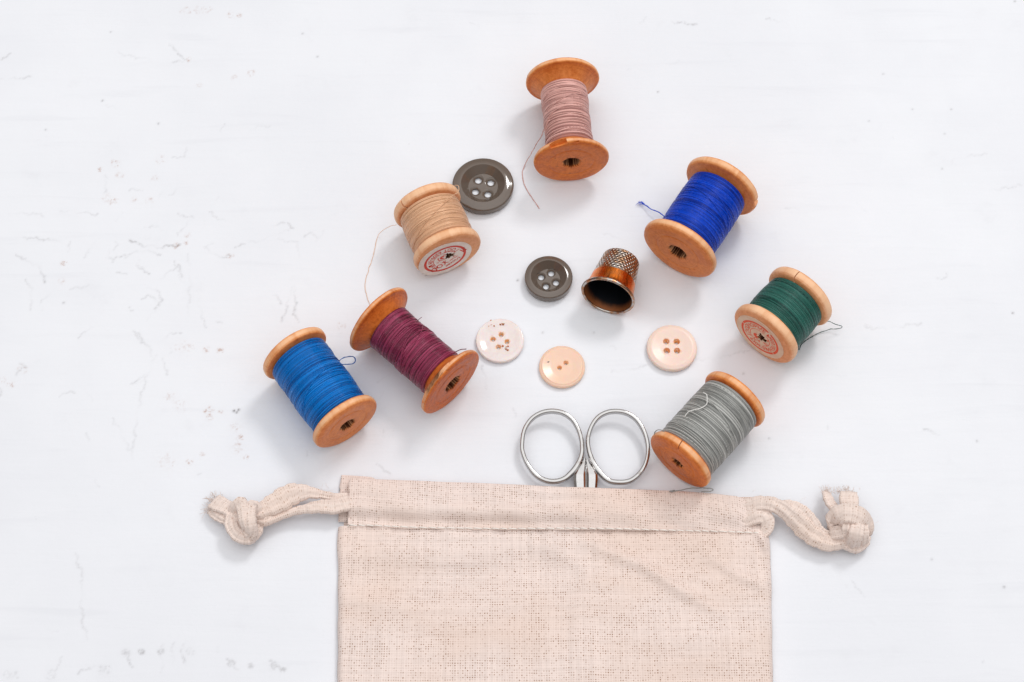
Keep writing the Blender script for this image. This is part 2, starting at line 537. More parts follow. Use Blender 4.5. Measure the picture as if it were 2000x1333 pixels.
    for _ in range(42):                                             # small loose squiggles, densest on the left
        x, y = rng.normal(270, 130), rng.normal(560, 160)
        dx, dy = rng.normal(0, 14, 2)
        line([(x, y), (x + dx, y + dy * .7), (x + dx * 1.5 + rng.normal(0, 6), y + dy)], rad=.00034, amt=rng.uniform(.12, .32), wob=.0004)
    for _ in range(40):
        x, y = rng.uniform(0, 2000), rng.uniform(0, 1333)
        dx, dy = rng.normal(0, 12, 2)
        line([(x, y), (x + dx, y + dy * .7), (x + dx * 1.4 + rng.normal(0, 5), y + dy)], rad=.00032, amt=rng.uniform(.08, .2), wob=.0004)
    for x, y, r, w in [(430, 608, 12, .75), (372, 632, 7, .7), (445, 650, 12, .35), (418, 748, 12, .6), (395, 735, 14, .35), (575, 662, 8, .4), (498, 744, 5, .55), (555, 745, 9, .35), (600, 595, 16, .3),
                       (655, 913, 8, .95), (237, 980, 7, .8), (230, 1045, 8, .4), (855, 953, 8, .6), (702, 223, 5, .7), (690, 40, 14, .35), (745, 38, 18, .35), (775, 38, 9, .35), (855, 55, 9, .5), (890, 58, 4, .7),
                       (932, 270, 11, .45), (870, 285, 8, .35), (742, 320, 6, .35), (815, 1303, 6, .6), (765, 1300, 8, .5), (700, 1290, 14, .25), (1270, 1215, 12, .35), (692, 905, 4, .6), (700, 875, 7, .4)]:
        blot(x * .5251, y * .5251, r * .5251, w)
    for x, y, r, w in [(650, 245, 16, .35), (690, 280, 22, .28), (798, 300, 13, .6), (798, 322, 8, .6), (840, 300, 4, .5), (900, 360, 16, .55), (915, 400, 9, .8), (905, 435, 18, .45), (938, 475, 4, .7), (632, 490, 26, .35),
                       (722, 495, 9, .5), (772, 462, 6, .35), (840, 68, 6, .8), (785, 65, 7, .55), (695, 55, 22, .25), (40, 197, 10, .55), (10, 180, 8, .4), (85, 140, 14, .3)]:
        blot(x * .5124, 650 + y * .5124, r * .5124, w)
    for x, y, r, w in [(480, 1222, 12, .45), (540, 1218, 7, .6), (612, 1215, 9, .5), (880, 1262, 10, .4), (955, 1270, 7, .4), (1040, 1268, 12, .45), (1080, 1285, 6, .5), (400, 1290, 18, .3), (190, 1305, 18, .25), (40, 1310, 20, .25), (720, 1218, 14, .2)]:
        blot(x * .5124, 650 + y * .5124, r * .5124, w, crack)
    for x, y, w in [(309, 242, .5), (200, 197, .5), (620, 111, .4), (591, 66, .4), (89, 254, .35), (124, 592, .4), (216, 63, .3), (1978, 612, .55), (1982, 3, .5), (1858, 214, .3), (1845, 262, .25), (1782, 214, .25), (1725, 145, .3), (1697, 237, .25),
                    (1961, 1147, .5), (1820, 1093, .3), (1908, 862, .35), (1502, 857, .35), (1452, 730, .35), (1011, 548, .6), (841, 482, .35), (457, 803, .95), (466, 801, .9), (462, 806, .8), (1285, 180, .4), (1840, 330, .3), (1060, 650, .3), (1160, 650, .25), (833, 537, .6)]:
        dab(fleck, P(x, y), .00036, w * .7)
        dab(crack, P(x, y), .0007, w * .3)
    # outer rows and columns carry the sheet on beyond the picture
    X = np.concatenate([[-1.2, -.6, -.35], xs, [.35, .6, 1.2]])
    Y = np.concatenate([[-.6, -.2, .05], ys, [.6, .9, 1.6]])
    pad = lambda A: np.pad(A, 3).ravel()
    gx, gy = np.meshgrid(X, Y)
    V = np.stack([gx, gy, np.zeros_like(gx)], -1).reshape(-1, 3).astype(np.float32)
    w_, h_ = len(X), len(Y)
    ii = np.arange(w_ * h_).reshape(h_, w_)
    Q = np.stack([ii[:-1, :-1], ii[:-1, 1:], ii[1:, 1:], ii[1:, :-1]], -1).reshape(-1, 4)
    me = bpy.data.meshes.new('tabletop')
    me.vertices.add(len(V))
    me.vertices.foreach_set('co', V.ravel())
    me.loops.add(Q.size)
    me.loops.foreach_set('vertex_index', Q.ravel().astype(np.int32))
    me.polygons.add(len(Q))
    me.polygons.foreach_set('loop_start', np.arange(0, Q.size, 4, dtype=np.int32))
    me.update(calc_edges=True)
    for k, A in (('crack', crack), ('stain_glow', stain_glow), ('fleck', fleck)):
        at = me.attributes.new(k, 'FLOAT', 'POINT')
        at.data.foreach_set('value', pad(A).astype(np.float32))
    me.materials.append(M_BOARD)
    o = obj('floor_board', me)
    o.name = 'ground'
    o['kind'] = 'structure'
build_board()

# ------------------------------------------------------------------ thread spools
FIT = {'pink': (0.02148, 0.38520, 4.57, 0.01466, 0.03966), 'tan': (-0.02856, 0.33694, 22.30, 0.01343, 0.02526),
       'royal': (0.07216, 0.34088, -32.28, 0.01529, 0.03636), 'green': (0.10088, 0.29988, -41.57, 0.01375, 0.02531),
       'azure': (-0.07024, 0.27056, 35.65, 0.01326, 0.03714), 'plum': (-0.03597, 0.28485, 46.65, 0.01451, 0.03965),
       'grey': (0.07076, 0.25401, -41.34, 0.01312, 0.03523)}

def flange_mesh(R, L, side, rim, depth, rh, rb, crown, seed, mat, groove=True, cone_end=None):
    """One end of a spool, turned round Z: bored face, rounded rim, inner side sloping down to the barrel."""
    r2 = np.random.default_rng(seed)
    pr = []
    f = lambda r, d: pr.append((r * R, d * R))          # d = depth in from the outer face
    f(rh, .035); f(rh + .02, .012)
    for q in np.linspace(rh + .05, .52, 5): f(q, 0)
    if groove:
        f(.56, 0); f(.585, .012); f(.60, .016); f(.615, .012); f(.64, 0)
    for q in np.linspace(.68, 1 - crown - .02, 4): f(q, 0)
    for ph in np.linspace(0, math.pi, 15):
        f(1 - crown + crown * math.sin(ph) ** .75, .5 * rim * (1 - math.copysign(abs(math.cos(ph)) ** .85, math.cos(ph))) + .012)
    ce = cone_end or rb
    for t in np.linspace(.12, 1, 9):
        f((1 - crown) + (ce - (1 - crown)) * t, rim + .02 + (depth - rim - .02) * t ** 1.25)
    f(ce - .03, depth + .01)
    f(rh, depth + .01)
    for t in (.7, .4):
        f(rh, .035 + (depth - .03) * t)
    pr = [(r, side * (L / 2 - d)) for r, d in pr]
    if side < 0:
        pr = pr[::-1]
    k1, k2, k3 = r2.uniform(0, 6.28, 3)
    rag = r2.normal(0, 1, 200)
    def jit(th, r, z):
        near = np.clip((.27 * R - r) / (.08 * R), 0, 1)
        saw = .010 * np.sin(5 * th + k1) + .008 * np.sin(17 * th + k2) + .006 * np.sin(29 * th + k3)
        ell = .025 * np.cos(2 * th)
        wob = .004 * np.sin(2 * th + k2) + .003 * np.sin(5 * th + k3) + .002 * np.sin(11 * th + k1)
        return r + near * R * (saw + ell) + wob * r * (r > .8 * R), z
    V, F = lathe(pr, 144, jit)
    return mesh('flange', V, F, mat, sharp=50)

def wear_shade_attr(me, fn):
    co = np.empty(len(me.vertices) * 3, dtype=np.float32)
    me.vertices.foreach_get('co', co)
    co = co.reshape(-1, 3)
    at = me.attributes.get('wear_shade') or me.attributes.new('wear_shade', 'FLOAT', 'POINT')
    at.data.foreach_set('value', fn(co).astype(np.float32))

def winding_mesh(name, rp, z0, z1, rt, seed, mat, messy, over, darks):
    """Thread wound on the barrel: a body, one tight layer of real turns and looser turns crossing over it."""
    r2 = np.random.default_rng(seed)
    J = Join()
    zz = np.linspace(z0, z1, 40)
    prof = [(rp(z) - rt * .55, z) for z in zz]
    prof = [(rp(z0) * .5, z0)] + prof + [(rp(z1) * .5, z1)]
    V, F = lathe(prof, 64, closed=True)
    J.add(V, F, a=.45)
    def strand(th, z, r, tone, n=6, rr=rt):
        line = np.stack([r * np.cos(th), r * np.sin(th), z], -1)
        ref = np.stack([np.cos(th), np.sin(th), 0 * th], -1)
        V, F, U = sweep(line, rr, rr, n, ref=ref)
        J.add(V, F, U, tone)
    turns = (z1 - z0) / (2 * rt * .98)
    nt = int(turns)
    th = np.linspace(0, nt * 2 * math.pi, nt * 40)
    base = z0 + rt + (z1 - z0 - 2 * rt) * th / th[-1]
    q = th / (2 * math.pi)
    jr = np.interp(q, np.arange(nt + 2), r2.normal(0, .16 + .22 * messy, nt + 2) + np.convolve(r2.normal(0, .6, nt + 5), np.ones(4) / 4, 'valid')[:nt + 2])
    jz = np.interp(q * 2.3, np.arange(int(nt * 2.3) + 3), r2.normal(0, .25 + .75 * messy, int(nt * 2.3) + 3))
    z = np.clip(base + rt * jz, z0 + rt * .5, z1 - rt * .5)
    r = np.array([rp(v) for v in z]) + rt * jr
    tones = np.clip(r2.normal(.86, .10 + .10 * messy, nt + 2), .2, 1)
    tones *= np.interp(np.arange(nt + 2), np.arange(0, nt + 8, 4), r2.uniform(.78, 1.12, len(np.arange(0, nt + 8, 4))))
    tones[r2.random(nt + 2) < darks * 2.0] *= .18  # some turns darkened, painting the shaded gaps between strands
    tones = np.clip(tones, .08, 1)
    tone = np.repeat(np.interp(q, np.arange(nt + 2), tones), 6)
    strand(th, z, r, tone)
    for _ in range(over):
        span = abs(r2.normal(0, .05 + .16 * messy)) * (z1 - z0)
        a = r2.uniform(z0 + 2 * rt, z1 - 2 * rt)
        b = float(np.clip(a + span * r2.choice([-1, 1]), z0 + rt, z1 - rt))
        k = r2.uniform(.8, 2.6)
        t0 = r2.uniform(0, 6.28)
        th = np.linspace(t0, t0 + k * 6.283, int(k * 44))
        s = np.linspace(0, 1, len(th))
        zz_ = a + (b - a) * s + rt * .5 * np.sin(th * 1.3 + t0)
        dip = np.minimum(1, np.minimum(s, 1 - s) * 9)
        rr = np.array([rp(v) for v in zz_]) + rt * (dip * 1.5 - .6)
        strand(th, zz_, rr, np.clip(r2.normal(.85, .2), .3, 1) * (1 if r2.random() > darks * 3 else .30))
    return J, strand

SPOOLS = {}
def lat(R):
    return Matrix.Translation((0, 0, R)) @ Matrix.Rotation(math.pi / 2, 4, 'X')

def to_local(o_loc, rz, V):
    V = np.asarray(V, float) - np.array(o_loc)
    c, s = math.cos(-rz), math.sin(-rz)
    return np.stack([V[:, 0] * c - V[:, 1] * s, V[:, 0] * s + V[:, 1] * c, V[:, 2]], -1)

def spool(key, label, wood, rim, depth, crown, rb, rp, rt, thread_mat, messy, over, darks, strands=(), notch=None, rh=.20, tails=(), groove=True, cone_end=None, wear_shade=None):
    X, Y, deg, R, L = FIT[key]
    rz = R_(deg)
    o = empty('thread_spool', (X, Y, 0), rz, label, 'thread spool', 'wooden spools of thread')
    sd = sum(map(ord, key))
    fl = []
    for side in (1, -1):
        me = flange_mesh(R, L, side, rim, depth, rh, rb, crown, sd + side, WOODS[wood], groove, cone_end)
        cuts = [c for s, c in (notch(R, L) if notch else []) if s == side]
        if cuts:
            me = cut(me, cuts)
        def bore_shade_wear(co, side=side):
            r = np.hypot(co[:, 0], co[:, 1]) / R
            th = np.arctan2(co[:, 1], co[:, 0])
            rag = .018 * np.sin(7 * th + sd) + .018 * np.sin(23 * th)
            w = np.clip((rh + .04 + rag - r) / .05, 0, 1) * 1.0  # shade of the bore put into colour, inside it and round its edge
            if wear_shade:
                w = np.maximum(w, wear_shade(co, r, th, side, R, L))
            return w
        wear_shade_attr(me, bore_shade_wear)
        fl.append(obj('flange', me, o, lat(R)))
    zb = L / 2 - depth * R
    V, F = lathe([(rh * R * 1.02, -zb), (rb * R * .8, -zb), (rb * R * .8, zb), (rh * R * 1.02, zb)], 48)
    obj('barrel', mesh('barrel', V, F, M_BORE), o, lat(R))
    z1 = L / 2 - depth * R + rt
    f = lambda z: rp(z / z1) * R
    J, strand = winding_mesh('thread_winding', f, -z1, z1, rt, sd, thread_mat, messy, over, darks)
    for st in strands:       # hand-placed strands: (angle deg, z share) points
        p = smooth_line([(R_(a) * 10, z * 10 * z1 / .01, h) for a, z, h in st], 1.0) if len(st) > 1 else None
        th, zz_, hh = p[:, 0] / 10, p[:, 1] * .01 / 10, p[:, 2]
        k = max(2, int(len(th)))
        tt = np.linspace(0, 1, len(th))
        t2 = np.linspace(0, 1, 120)
        th, zz_, hh = np.interp(t2, tt, th), np.interp(t2, tt, zz_), np.interp(t2, tt, hh)
        strand(th, zz_, np.array([f(v) for v in zz_]) + rt * hh, .62, rr=rt * 1.15)
    obj('thread_winding', J.mesh('thread_winding', thread_mat, 'tone'), o, lat(R))
    r3 = np.random.default_rng(sd + 9)
    for pts, rad, tone in tails:
        line = smooth_line([P(*p) for p in pts], .0006)
        kq = np.arange(len(line))
        kink = np.stack([np.interp(kq, kq[::3], r3.normal(0, .00010, len(kq[::3]))), np.interp(kq, kq[::3], r3.normal(0, .00010, len(kq[::3]))), 0 * kq], -1)
        line = line + kink
        rads = rad * np.clip(r3.normal(1, .14, len(line)), .6, 1.4)
        V, F, U = sweep(to_local((X, Y, 0), rz, line), rads, rads, 6)
        obj('thread_tail', mesh('thread_tail', V, F, thread_mat, uv=U, attrs={'tone': np.full(len(V), tone)}), o)
    SPOOLS[key] = (o, R, L)
    return o, fl

def rotz(deg):
    return Matrix.Rotation(R_(deg), 4, 'Z')

T_PINK = m_thread('dusty_pink_thread', (.80, .475, .425), (.26, .09, .08), .36, .08, .25)
T_TAN = m_thread('tan_silk_thread', (.84, .53, .335), (.42, .19, .08), .26, .12, .3)
T_ROYAL = m_thread('royal_blue_thread', (.002, .072, .66), (.0004, .012, .20), .28, .0, .40)
T_GREEN = m_thread('bottle_green_thread', (.034, .158, .128), (.002, .026, .022), .30, .03, .40)
T_AZURE = m_thread('azure_blue_thread', (.0001, .215, .68), (.0002, .038, .21), .28, .0, .25)
T_PLUM = m_thread('plum_thread', (.360, .050, .120), (.06, .004, .016), .26, .05, .55)
T_GREY = m_thread('grey_thread', (.58, .585, .565), (.13, .135, .13), .40, .15, .3)

def slit(side, deg, R, L, rim, width=.00022, depth_r=.22, slant=0):
    """A saw-cut in the rim, as wound spools have to hold the thread's end."""
    a = R_(deg)
    c = (math.cos(a) * R * (1.02 - depth_r / 2), math.sin(a) * R * (1.02 - depth_r / 2), side * (L / 2 - rim * R * .5))
    return (side, box_mesh(c, np.array([R * (depth_r / 2 + .03), width, R * rim * .75]), rotz(deg) @ Matrix.Rotation(R_(slant), 4, 'X')))

def chip(side, deg, R, L, z, half, tip=0):
    a = R_(deg)
    return (side, box_mesh((math.cos(a) * R, math.sin(a) * R, side * (L / 2 - z * R)), np.array(half) * R, rotz(deg) @ Matrix.Rotation(R_(tip), 4, 'Y') @ Matrix.Rotation(R_(8), 4, 'X')))

# dusty pink, at the top
spool('pink', 'wooden spool of dusty pink thread with tail trailing down', 'orange', .17, .47, .10, .56,
      lambda s: .625 - .02 * (1 - s * s) + .01 * math.sin(s * 9), .00019, T_PINK, .75, 34, .14,
      strands=[[(150, -.1, 1.5), (110, -.25, 2), (70, -.45, 1.8), (20, -.55, 1.2)], [(175, .55, 1), (140, .15, 2), (100, -.02, 2), (60, -.05, 1.5), (20, -.2, 1)], [(160, -.55, 1), (110, -.7, 1.7), (60, -.72, 1.5), (10, -.8, 1)]],
      notch=lambda R, L: [chip(1, 112, R, L, .02, (.09, .24, .12), 30), chip(1, 84, R, L, .0, (.05, .08, .05), 20)],
      tails=[([(1071, 236, .0225), (1065, 249, .020), (1052, 275, .012), (1036, 303, .004), (1023, 328, .0004), (1021, 350, .0003), (1032, 376, .0003), (1046, 397, .0003), (1053, 408, .0003)], .00017, .75)])

# tan, short and full, paper label
def tan_notch(R, L):
    return [slit(-1, 138, R, L, .3, .0004, .2), ]
spool('tan', 'short wooden spool of tan thread with white paper label', 'pale', .30, .36, .12, .56,
      lambda s: .90 - .03 * s * s, .00013, T_TAN, .22, 22, .06,
      strands=[[(38, -.80, 1.2), (62, -.45, 2), (92, .0, 2.2), (130, .45, 2), (165, .75, 1.2), (185, .9, .6)], [(30, .12, 1), (70, .02, 1.6), (110, .18, 1.4), (150, .3, .5)], [(30, .52, 1), (80, .45, 1.6), (130, .62, 1.2), (175, .7, .5)]],
      notch=tan_notch, groove=False, rh=.17,
      tails=[([(774, 439, .012), (766, 441, .009), (750, 449, .003), (736, 465, .0006), (731, 490, .0003), (724, 515, .0003), (715, 545, .0003), (714, 566, .0003), (719, 586, .0003), (724, 600, .0003)], .00010, .95),
             ([(869, 392, .0262), (884, 382, .0262), (894, 376, .0262), (897, 368, .0255), (893, 362, .0248), (886, 362, .0243)], .00014, .85)])

# royal blue, upper right
def royal_notch(R, L):
    return [chip(-1, 8, R, L, .02, (.09, .10, .20), -12), chip(-1, -6, R, L, .20, (.05, .07, .06), -25)]
spool('royal', 'long wooden spool of deep royal blue thread, frayed end sticking out', 'mid', .24, .36, .11, .56,
      lambda s: .775 - .025 * s * s, .00014, T_ROYAL, .30, 26, .10,
      strands=[[(165, -.42, 1.4), (130, -.36, 2.2), (95, -.2, 2.4), (60, -.02, 2.2), (30, .10, 1.8), (5, .18, 1.2)], [(150, -.52, .6), (120, -.50, 1.6), (80, -.40, 1.8), (40, -.16, 1.8), (5, .12, 1.4)], [(0, .3, 1), (20, .36, 2), (40, .42, 1)]],
      notch=royal_notch, rh=.22,
      tails=[([(1306, 428, .010), (1297, 423, .006), (1284, 414, .003), (1270, 408, .002), (1262, 402, .0015), (1255, 397, .0010)], .00024, .8)])
oR = SPOOLS['royal'][0]
Jf = Join()
for k in range(14):
    q = [(1258 + rng.normal(0, 1), 399 + rng.normal(0, 1), .0012), (1252 + rng.normal(0, 2.5), 396 + rng.normal(0, 2), .0012), (1248 + rng.normal(0, 4), 396 + rng.normal(0, 3.5), .0010)]
    V, F, U = sweep(to_local(oR.location, oR.rotation_euler.z, smooth_line([P(*p) for p in q], .0005)), .00005, .00005, 4)
    Jf.add(V, F, U, .9)
obj('frayed_end', Jf.mesh('frayed_end', T_ROYAL, 'tone'), oR)

# bottle green, paper label
spool('green', 'short wooden spool of bottle green thread with tan paper label', 'pale', .31, .37, .13, .56,
      lambda s: .875 - .035 * s * s, .00013, T_GREEN, .25, 24, .10,
      strands=[[(180, .35, .8), (150, .42, 1.8), (110, .5, 2.1), (70, .55, 2), (30, .62, 1.6), (0, .7, 1)], [(150, .62, .6), (100, .66, 1.8), (50, .72, 1.5), (10, .78, 1)]],
      notch=lambda R, L: [slit(-1, 106, R, L, .31, .00022, .2)], groove=False, rh=.16,
      tails=[([(1612, 628, .010), (1619, 628, .008), (1630, 633, .005), (1644, 637, .003), (1643, 641, .0024), (1628, 643, .0015), (1606, 648, .0006), (1585, 658, .0004), (1568, 671, .0006), (1561, 684, .002), (1560, 678, .004), (1559, 670, .008)], .00015, .3),
             ([(1557, 672, .008), (1557, 680, .003), (1552, 687, .0004)], .00014, .3)])

# azure blue, at the left
spool('azure', 'long wooden spool of bright azure blue thread with small loop', 'mid', .25, .34, .12, .56,
      lambda s: .86 - .02 * s * s + .008 * math.sin(6 * s), .00014, T_AZURE, .22, 24, .08,
      strands=[[(180, .62, .8), (150, .42, 2), (110, .16, 2.4), (75, .02, 2.4), (40, -.02, 2), (10, .0, 1.2)], [(150, .22, .5), (120, .18, 1.8), (85, .12, 2), (50, .16, 2), (15, .2, 1.2)], [(170, .5, 1), (150, .36, 1.8), (120, .24, 1.4)]],
      rh=.21,
      tails=[([(660, 706, .017), (668, 701, .016), (680, 697, .013), (690, 698, .011), (694, 705, .010), (690, 711, .010), (680, 712, .011), (668, 712, .013)], .00020, .3)])

# plum, waisted
def plum_wear(co, r, th, side, R, L):
    if side < 0:
        return np.zeros(len(co))
    d = (L / 2 - co[:, 2]) / R
    a = np.degrees(th)
    band = np.clip((d - .05) / .03, 0, 1) * np.clip((.24 - d) / .03, 0, 1)
    patch = 1.3 * np.exp(-((a - 112) / 8) ** 2) + .9 * np.exp(-((a - 128) / 5) ** 2) + .8 * np.exp(-((a - 139) / 4) ** 2)
    return np.clip(band * patch * (r > .85), 0, .9)
def plum_notch(R, L):
    return [chip(1, a, R, L, .15, (.035, .15, .075), 0) for a in (96, 108, 120, 132, 144, 156)] + [chip(1, 300, R, L, .02, (.06, .16, .05), 20)]
spool('plum', 'waisted wooden spool of plum purple thread with wide cone flanges', 'deep', .16, .44, .09, .56,
      lambda s: .62 + .025 * s * s + .02 * math.exp(-((s - .1) / .25) ** 2), .00016, T_PLUM, .55, 34, .12,
      strands=[[(185, .18, 1.2), (150, .12, 2.4), (115, -.02, 3.2), (80, -.08, 3.4), (45, -.02, 2.6), (15, .1, 1.4)], [(175, -.1, 1.4), (140, .10, 2.6), (105, .14, 3), (70, .02, 3), (35, -.2, 2.2), (5, -.3, 1.2)],
               [(190, -.42, 1), (160, -.40, 2), (120, -.42, 2.4), (80, -.42, 2.4), (40, -.24, 2.2), (10, -.05, 1.2)], [(185, .26, 1.4), (160, .2, 3), (130, .02, 3.6), (95, -.14, 3.6), (60, -.18, 2.8), (25, .0, 1.5)],
               [(200, .16, 2), (180, .22, 3), (150, .24, 3.2), (120, .1, 3)]],
      wear_shade=plum_wear, notch=plum_notch, rh=.23,
      tails=[([(806, 634, .021), (814, 629, .021), (819, 624, .0215), (824, 620, .022)], .00014, .3), ([(884, 692, .020), (891, 687, .022), (900, 683, .0235), (911, 682, .024)], .00018, .3)])

# grey, by the bag
spool('grey', 'wooden spool of grey thread leaning its cracked rim on the bag', 'orange', .27, .33, .13, .56,
      lambda s: .895 - .015 * s * s, .00018, T_GREY, .60, 36, .22,
      strands=[[(185, .62, 1), (150, .66, 2), (110, .70, 2.4), (70, .72, 2.2), (30, .8, 1.4)], [(180, .70, 1), (140, .72, 2), (100, .76, 2.3), (60, .78, 2.1), (20, .86, 1.2)], [(170, -.3, 1), (120, -.34, 1.6), (70, -.2, 1.4), (30, -.1, 1)]],
      notch=lambda R, L: [slit(1, 96, R, L, .27, .00018, .2, 10)], rh=.15,
      tails=[([(1300, 846, .0225), (1293, 841, .0215), (1285, 840, .020), (1279, 844, .0185), (1278, 850, .0175)], .00018, .3),
             ([(1318, 958, .0060), (1308, 960, .0068), (1330, 957, .0072), (1352, 954, .0070), (1372, 954, .0064), (1388, 954, .0058), (1393, 957, .0056), (1388, 960, .0062), (1370, 961, .0068)], .00020, .3)])

# white curl of thread lying on the grey spool
og, Rg, Lg = SPOOLS['grey']
pts = smooth_line([P(*p) for p in [(1373, 767, .0248), (1380, 771, .0249), (1381, 781, .0252), (1380, 790, .0254), (1370, 797, .0252), (1356, 801, .0248), (1346, 804, .0244), (1340, 810, .0238), (1337, 815, .0233)]], .0005)
V, F, U = sweep(pts, .00016, .00016, 7)
tag(obj('thread_snippet', mesh('thread_snippet', V, F, m_plain('white_cotton', (.82, .82, .80), .8), uv=U)), 'short white curled thread snippet lying on the grey spool', 'thread snippet')

# ------------------------------------------------------------------ paper labels on two spools
def text2d(s, size):
    cu = bpy.data.curves.new('t', 'FONT')
    cu.body, cu.size = s, size
    cu.align_x, cu.align_y = 'CENTER', 'CENTER'
    cu.resolution_u = 3
    cu.offset = size * .018
    o = link(bpy.data.objects.new('t', cu))
    dg = bpy.context.evaluated_depsgraph_get()
    dg.update()
    me = bpy.data.meshes.new_from_object(o.evaluated_get(dg))
    V = np.array([v.co[:2] for v in me.vertices]).reshape(-1, 2)
    F = [tuple(p.vertices) for p in me.polygons]
    bpy.data.objects.remove(o)
    return V, F

def arc_text(s, size, rad, mid_deg, bottom, spread=1.0):
    V, F = text2d(s, size)
    if not len(V):
        return V, F
    a0 = R_(mid_deg)
    x, y = V[:, 0] * spread, V[:, 1]
    if bottom:
        a, r = a0 + x / rad, rad - y
    else:
        a, r = a0 - x / rad, rad + y
    return np.stack([r * np.cos(a), r * np.sin(a)], -1), F

def ring2d(r0, r1, a0=0, a1=360, n=90):
    a = np.radians(np.linspace(a0, a1, n))
    V = np.concatenate([np.stack([r * np.cos(a), r * np.sin(a)], -1) for r in (r0, r1)])
    return V, [(i, i + 1, n + i + 1, n + i) for i in range(n - 1)]

def paper_label(key, rad, off, rot, items, paper, ink, hole=.13, thick=.00018, hole_off=(0, 0)):
    o, R, L = SPOOLS[key]
    z = L / 2 + .00004
    ox, oy = off[0] * R, off[1] * R
    hx, hy = -ox, -oy                                   # the bore, seen from the label's middle
    cr, sr = math.cos(R_(rot)), math.sin(R_(rot))
    n = 120
    th = np.arange(n) * 2 * math.pi / n
    outer = rad * R * (1 + .006 * np.sin(3 * th + 1) + .004 * np.sin(8 * th))
    hr = hole * R * (1 + .20 * np.sin(3 * th + 2) + .16 * np.sin(7 * th) + .12 * np.sin(17 * th + 1))
    V, F = [], []
    loops = []
    for zz, kind in ((z, 'o'), (z + thick, 'o'), (z + thick, 'h'), (z, 'h')):
        if kind == 'o':
            p = np.stack([ox + outer * np.cos(th), oy + outer * np.sin(th), np.full(n, zz)], -1)
        else:
            p = np.stack([hr * np.cos(th), hr * np.sin(th), np.full(n, zz)], -1)
        V.append(p)
    V = np.concatenate(V)
    for k in range(4):
        l = (k + 1) % 4
        for i in range(n):
            j = (i + 1) % n
            F.append((k * n + i, k * n + j, l * n + j, l * n + i))
    lab = obj('paper_label', mesh('paper_label', V, F, paper, smooth=False), o, lat(R))
    J = Join()
    for v, f in items(rad * R):
        if not len(v):
            continue
        q = np.stack([v[:, 0] * cr - v[:, 1] * sr + ox, v[:, 0] * sr + v[:, 1] * cr + oy, np.full(len(v), z + thick + .00004)], -1)
        bad = np.hypot(q[:, 0], q[:, 1]) < hole * R * 1.1
        f = [t for t in f if not any(bad[i] for i in t)]
        J.add(q, f)
    p = obj('print', J.mesh('print', ink, smooth=False), lab)

def tan_items(r):
    def at(v, f, x, y, k=1):
        return v * k + np.array([x, y]) * r, f
    return [ring2d(r * .70, r * .795), arc_text('ГОСТ 6309-59 №10', r * .24, r * .57, -78, True, 1.0), ring2d(r * .425, r * .45, 175, 362), at(*text2d('Москва', r * .17), -.02, .50),
            at(*text2d('Л  ЕZХОО', r * .34), -.02, .20), at(*ring2d(r * .15, r * .19, -60, 230), .0, -.17), at(*ring2d(r * .02, r * .105), .0, -.17), at(*text2d('1с', r * .16), .26, -.06)]
paper_label('tan', .80, (-.135, -.085), 212, tan_items, M_PAPER, M_INK, hole=.14)
def green_items(r):
    def at(v, f, x, y):
        return v + np.array([x, y]) * r, f
    return [ring2d(r * .71, r * .80, -30, 62), ring2d(r * .71, r * .80, 70, 168), ring2d(r * .71, r * .80, 171, 327), ring2d(r * .40, r * .425, 75, 250), ring2d(r * .40, r * .425, 300, 420),
            arc_text('СНОРМЕ №03', r * .24, r * .57, 98, False), arc_text('ГОСТ 6309-59', r * .24, r * .57, 238, True), arc_text('ЛЕНИ', r * .22, r * .57, -18, False),
            at(*text2d('С4', r * .22), -.08, -.30), at(*text2d('40', r * .2), .26, -.16), at(*text2d('№', r * .2), .26, .12), at(*ring2d(r * .0, r * .13), -.14, -.06)]
paper_label('green', .78, (-.06, -.035), 0, green_items, M_PAPER_TAN, M_INK2, hole=.15)

# ------------------------------------------------------------------ buttons
def disc_button(R, T, prof, holes, hr, mat, funnel=1.5, flare=1.35):
    fz = prof[-1][1]                                    # height of the dish's floor
    V, F = lathe(prof, 128, closed=False)
    m = len(prof)
    me = mesh('button', V, F + [tuple(i * m for i in range(128))[::-1], tuple(i * m + m - 1 for i in range(128))], mat)
    cuts = []
    for x, y in holes:
        pr = [(hr * flare, -.001), (hr * (1 if flare > 1 else .75), fz * .35), (hr, fz * .55), (hr * 1.12, fz * .75), (hr * funnel, fz * 1.05), (hr * funnel * 1.2, T * 1.6)]
        V, F = lathe(pr, 32, closed=False)
        V = V + np.array([x, y, 0])
        k = len(pr)
        cm = bpy.data.meshes.new('cut')
        cm.from_pydata([tuple(v) for v in V], [], F + [tuple(i * k for i in range(32))[::-1], tuple(i * k + k - 1 for i in range(32))])
        cuts.append(cm)
    return cut(me, cuts)

def round_profile(R, T, dish_r, dish_d, edge, wall, lip=0.0, dome=0.0, r_in=.00002):
    """From the underside's middle out, round the edge, over the rim and down into the dish."""
    p = [(r_in, .0), (R * .5, .0), (R - edge * .8, .0)]
    for a in np.linspace(-70, 0, 5):
        p.append((R - edge * .8 + edge * .8 * math.cos(R_(a)), edge * .8 + edge * .8 * math.sin(R_(a))))
    for a in np.linspace(0, 78, 7):
        p.append((R - edge + edge * math.cos(R_(a)), T - dome - edge + edge * math.sin(R_(a))))
    for t in np.linspace(.12, 1, 7):
        p.append((R - edge - (R - edge - dish_r - wall) * t, T - dome * (1 - t) ** 1.6))
    for a in np.linspace(0, math.pi, 10)[1:]:
        p.append((dish_r + wall * math.cos(a) * 1.0, T - dish_d * (1 - math.cos(a)) / 2))
    for t in (.75, .5, .25):
        p.append(((dish_r - wall) * t, T - dish_d * (1.0 + .06 * (1 - t))))
    p.append((r_in, T - dish_d * 1.06))
    return p

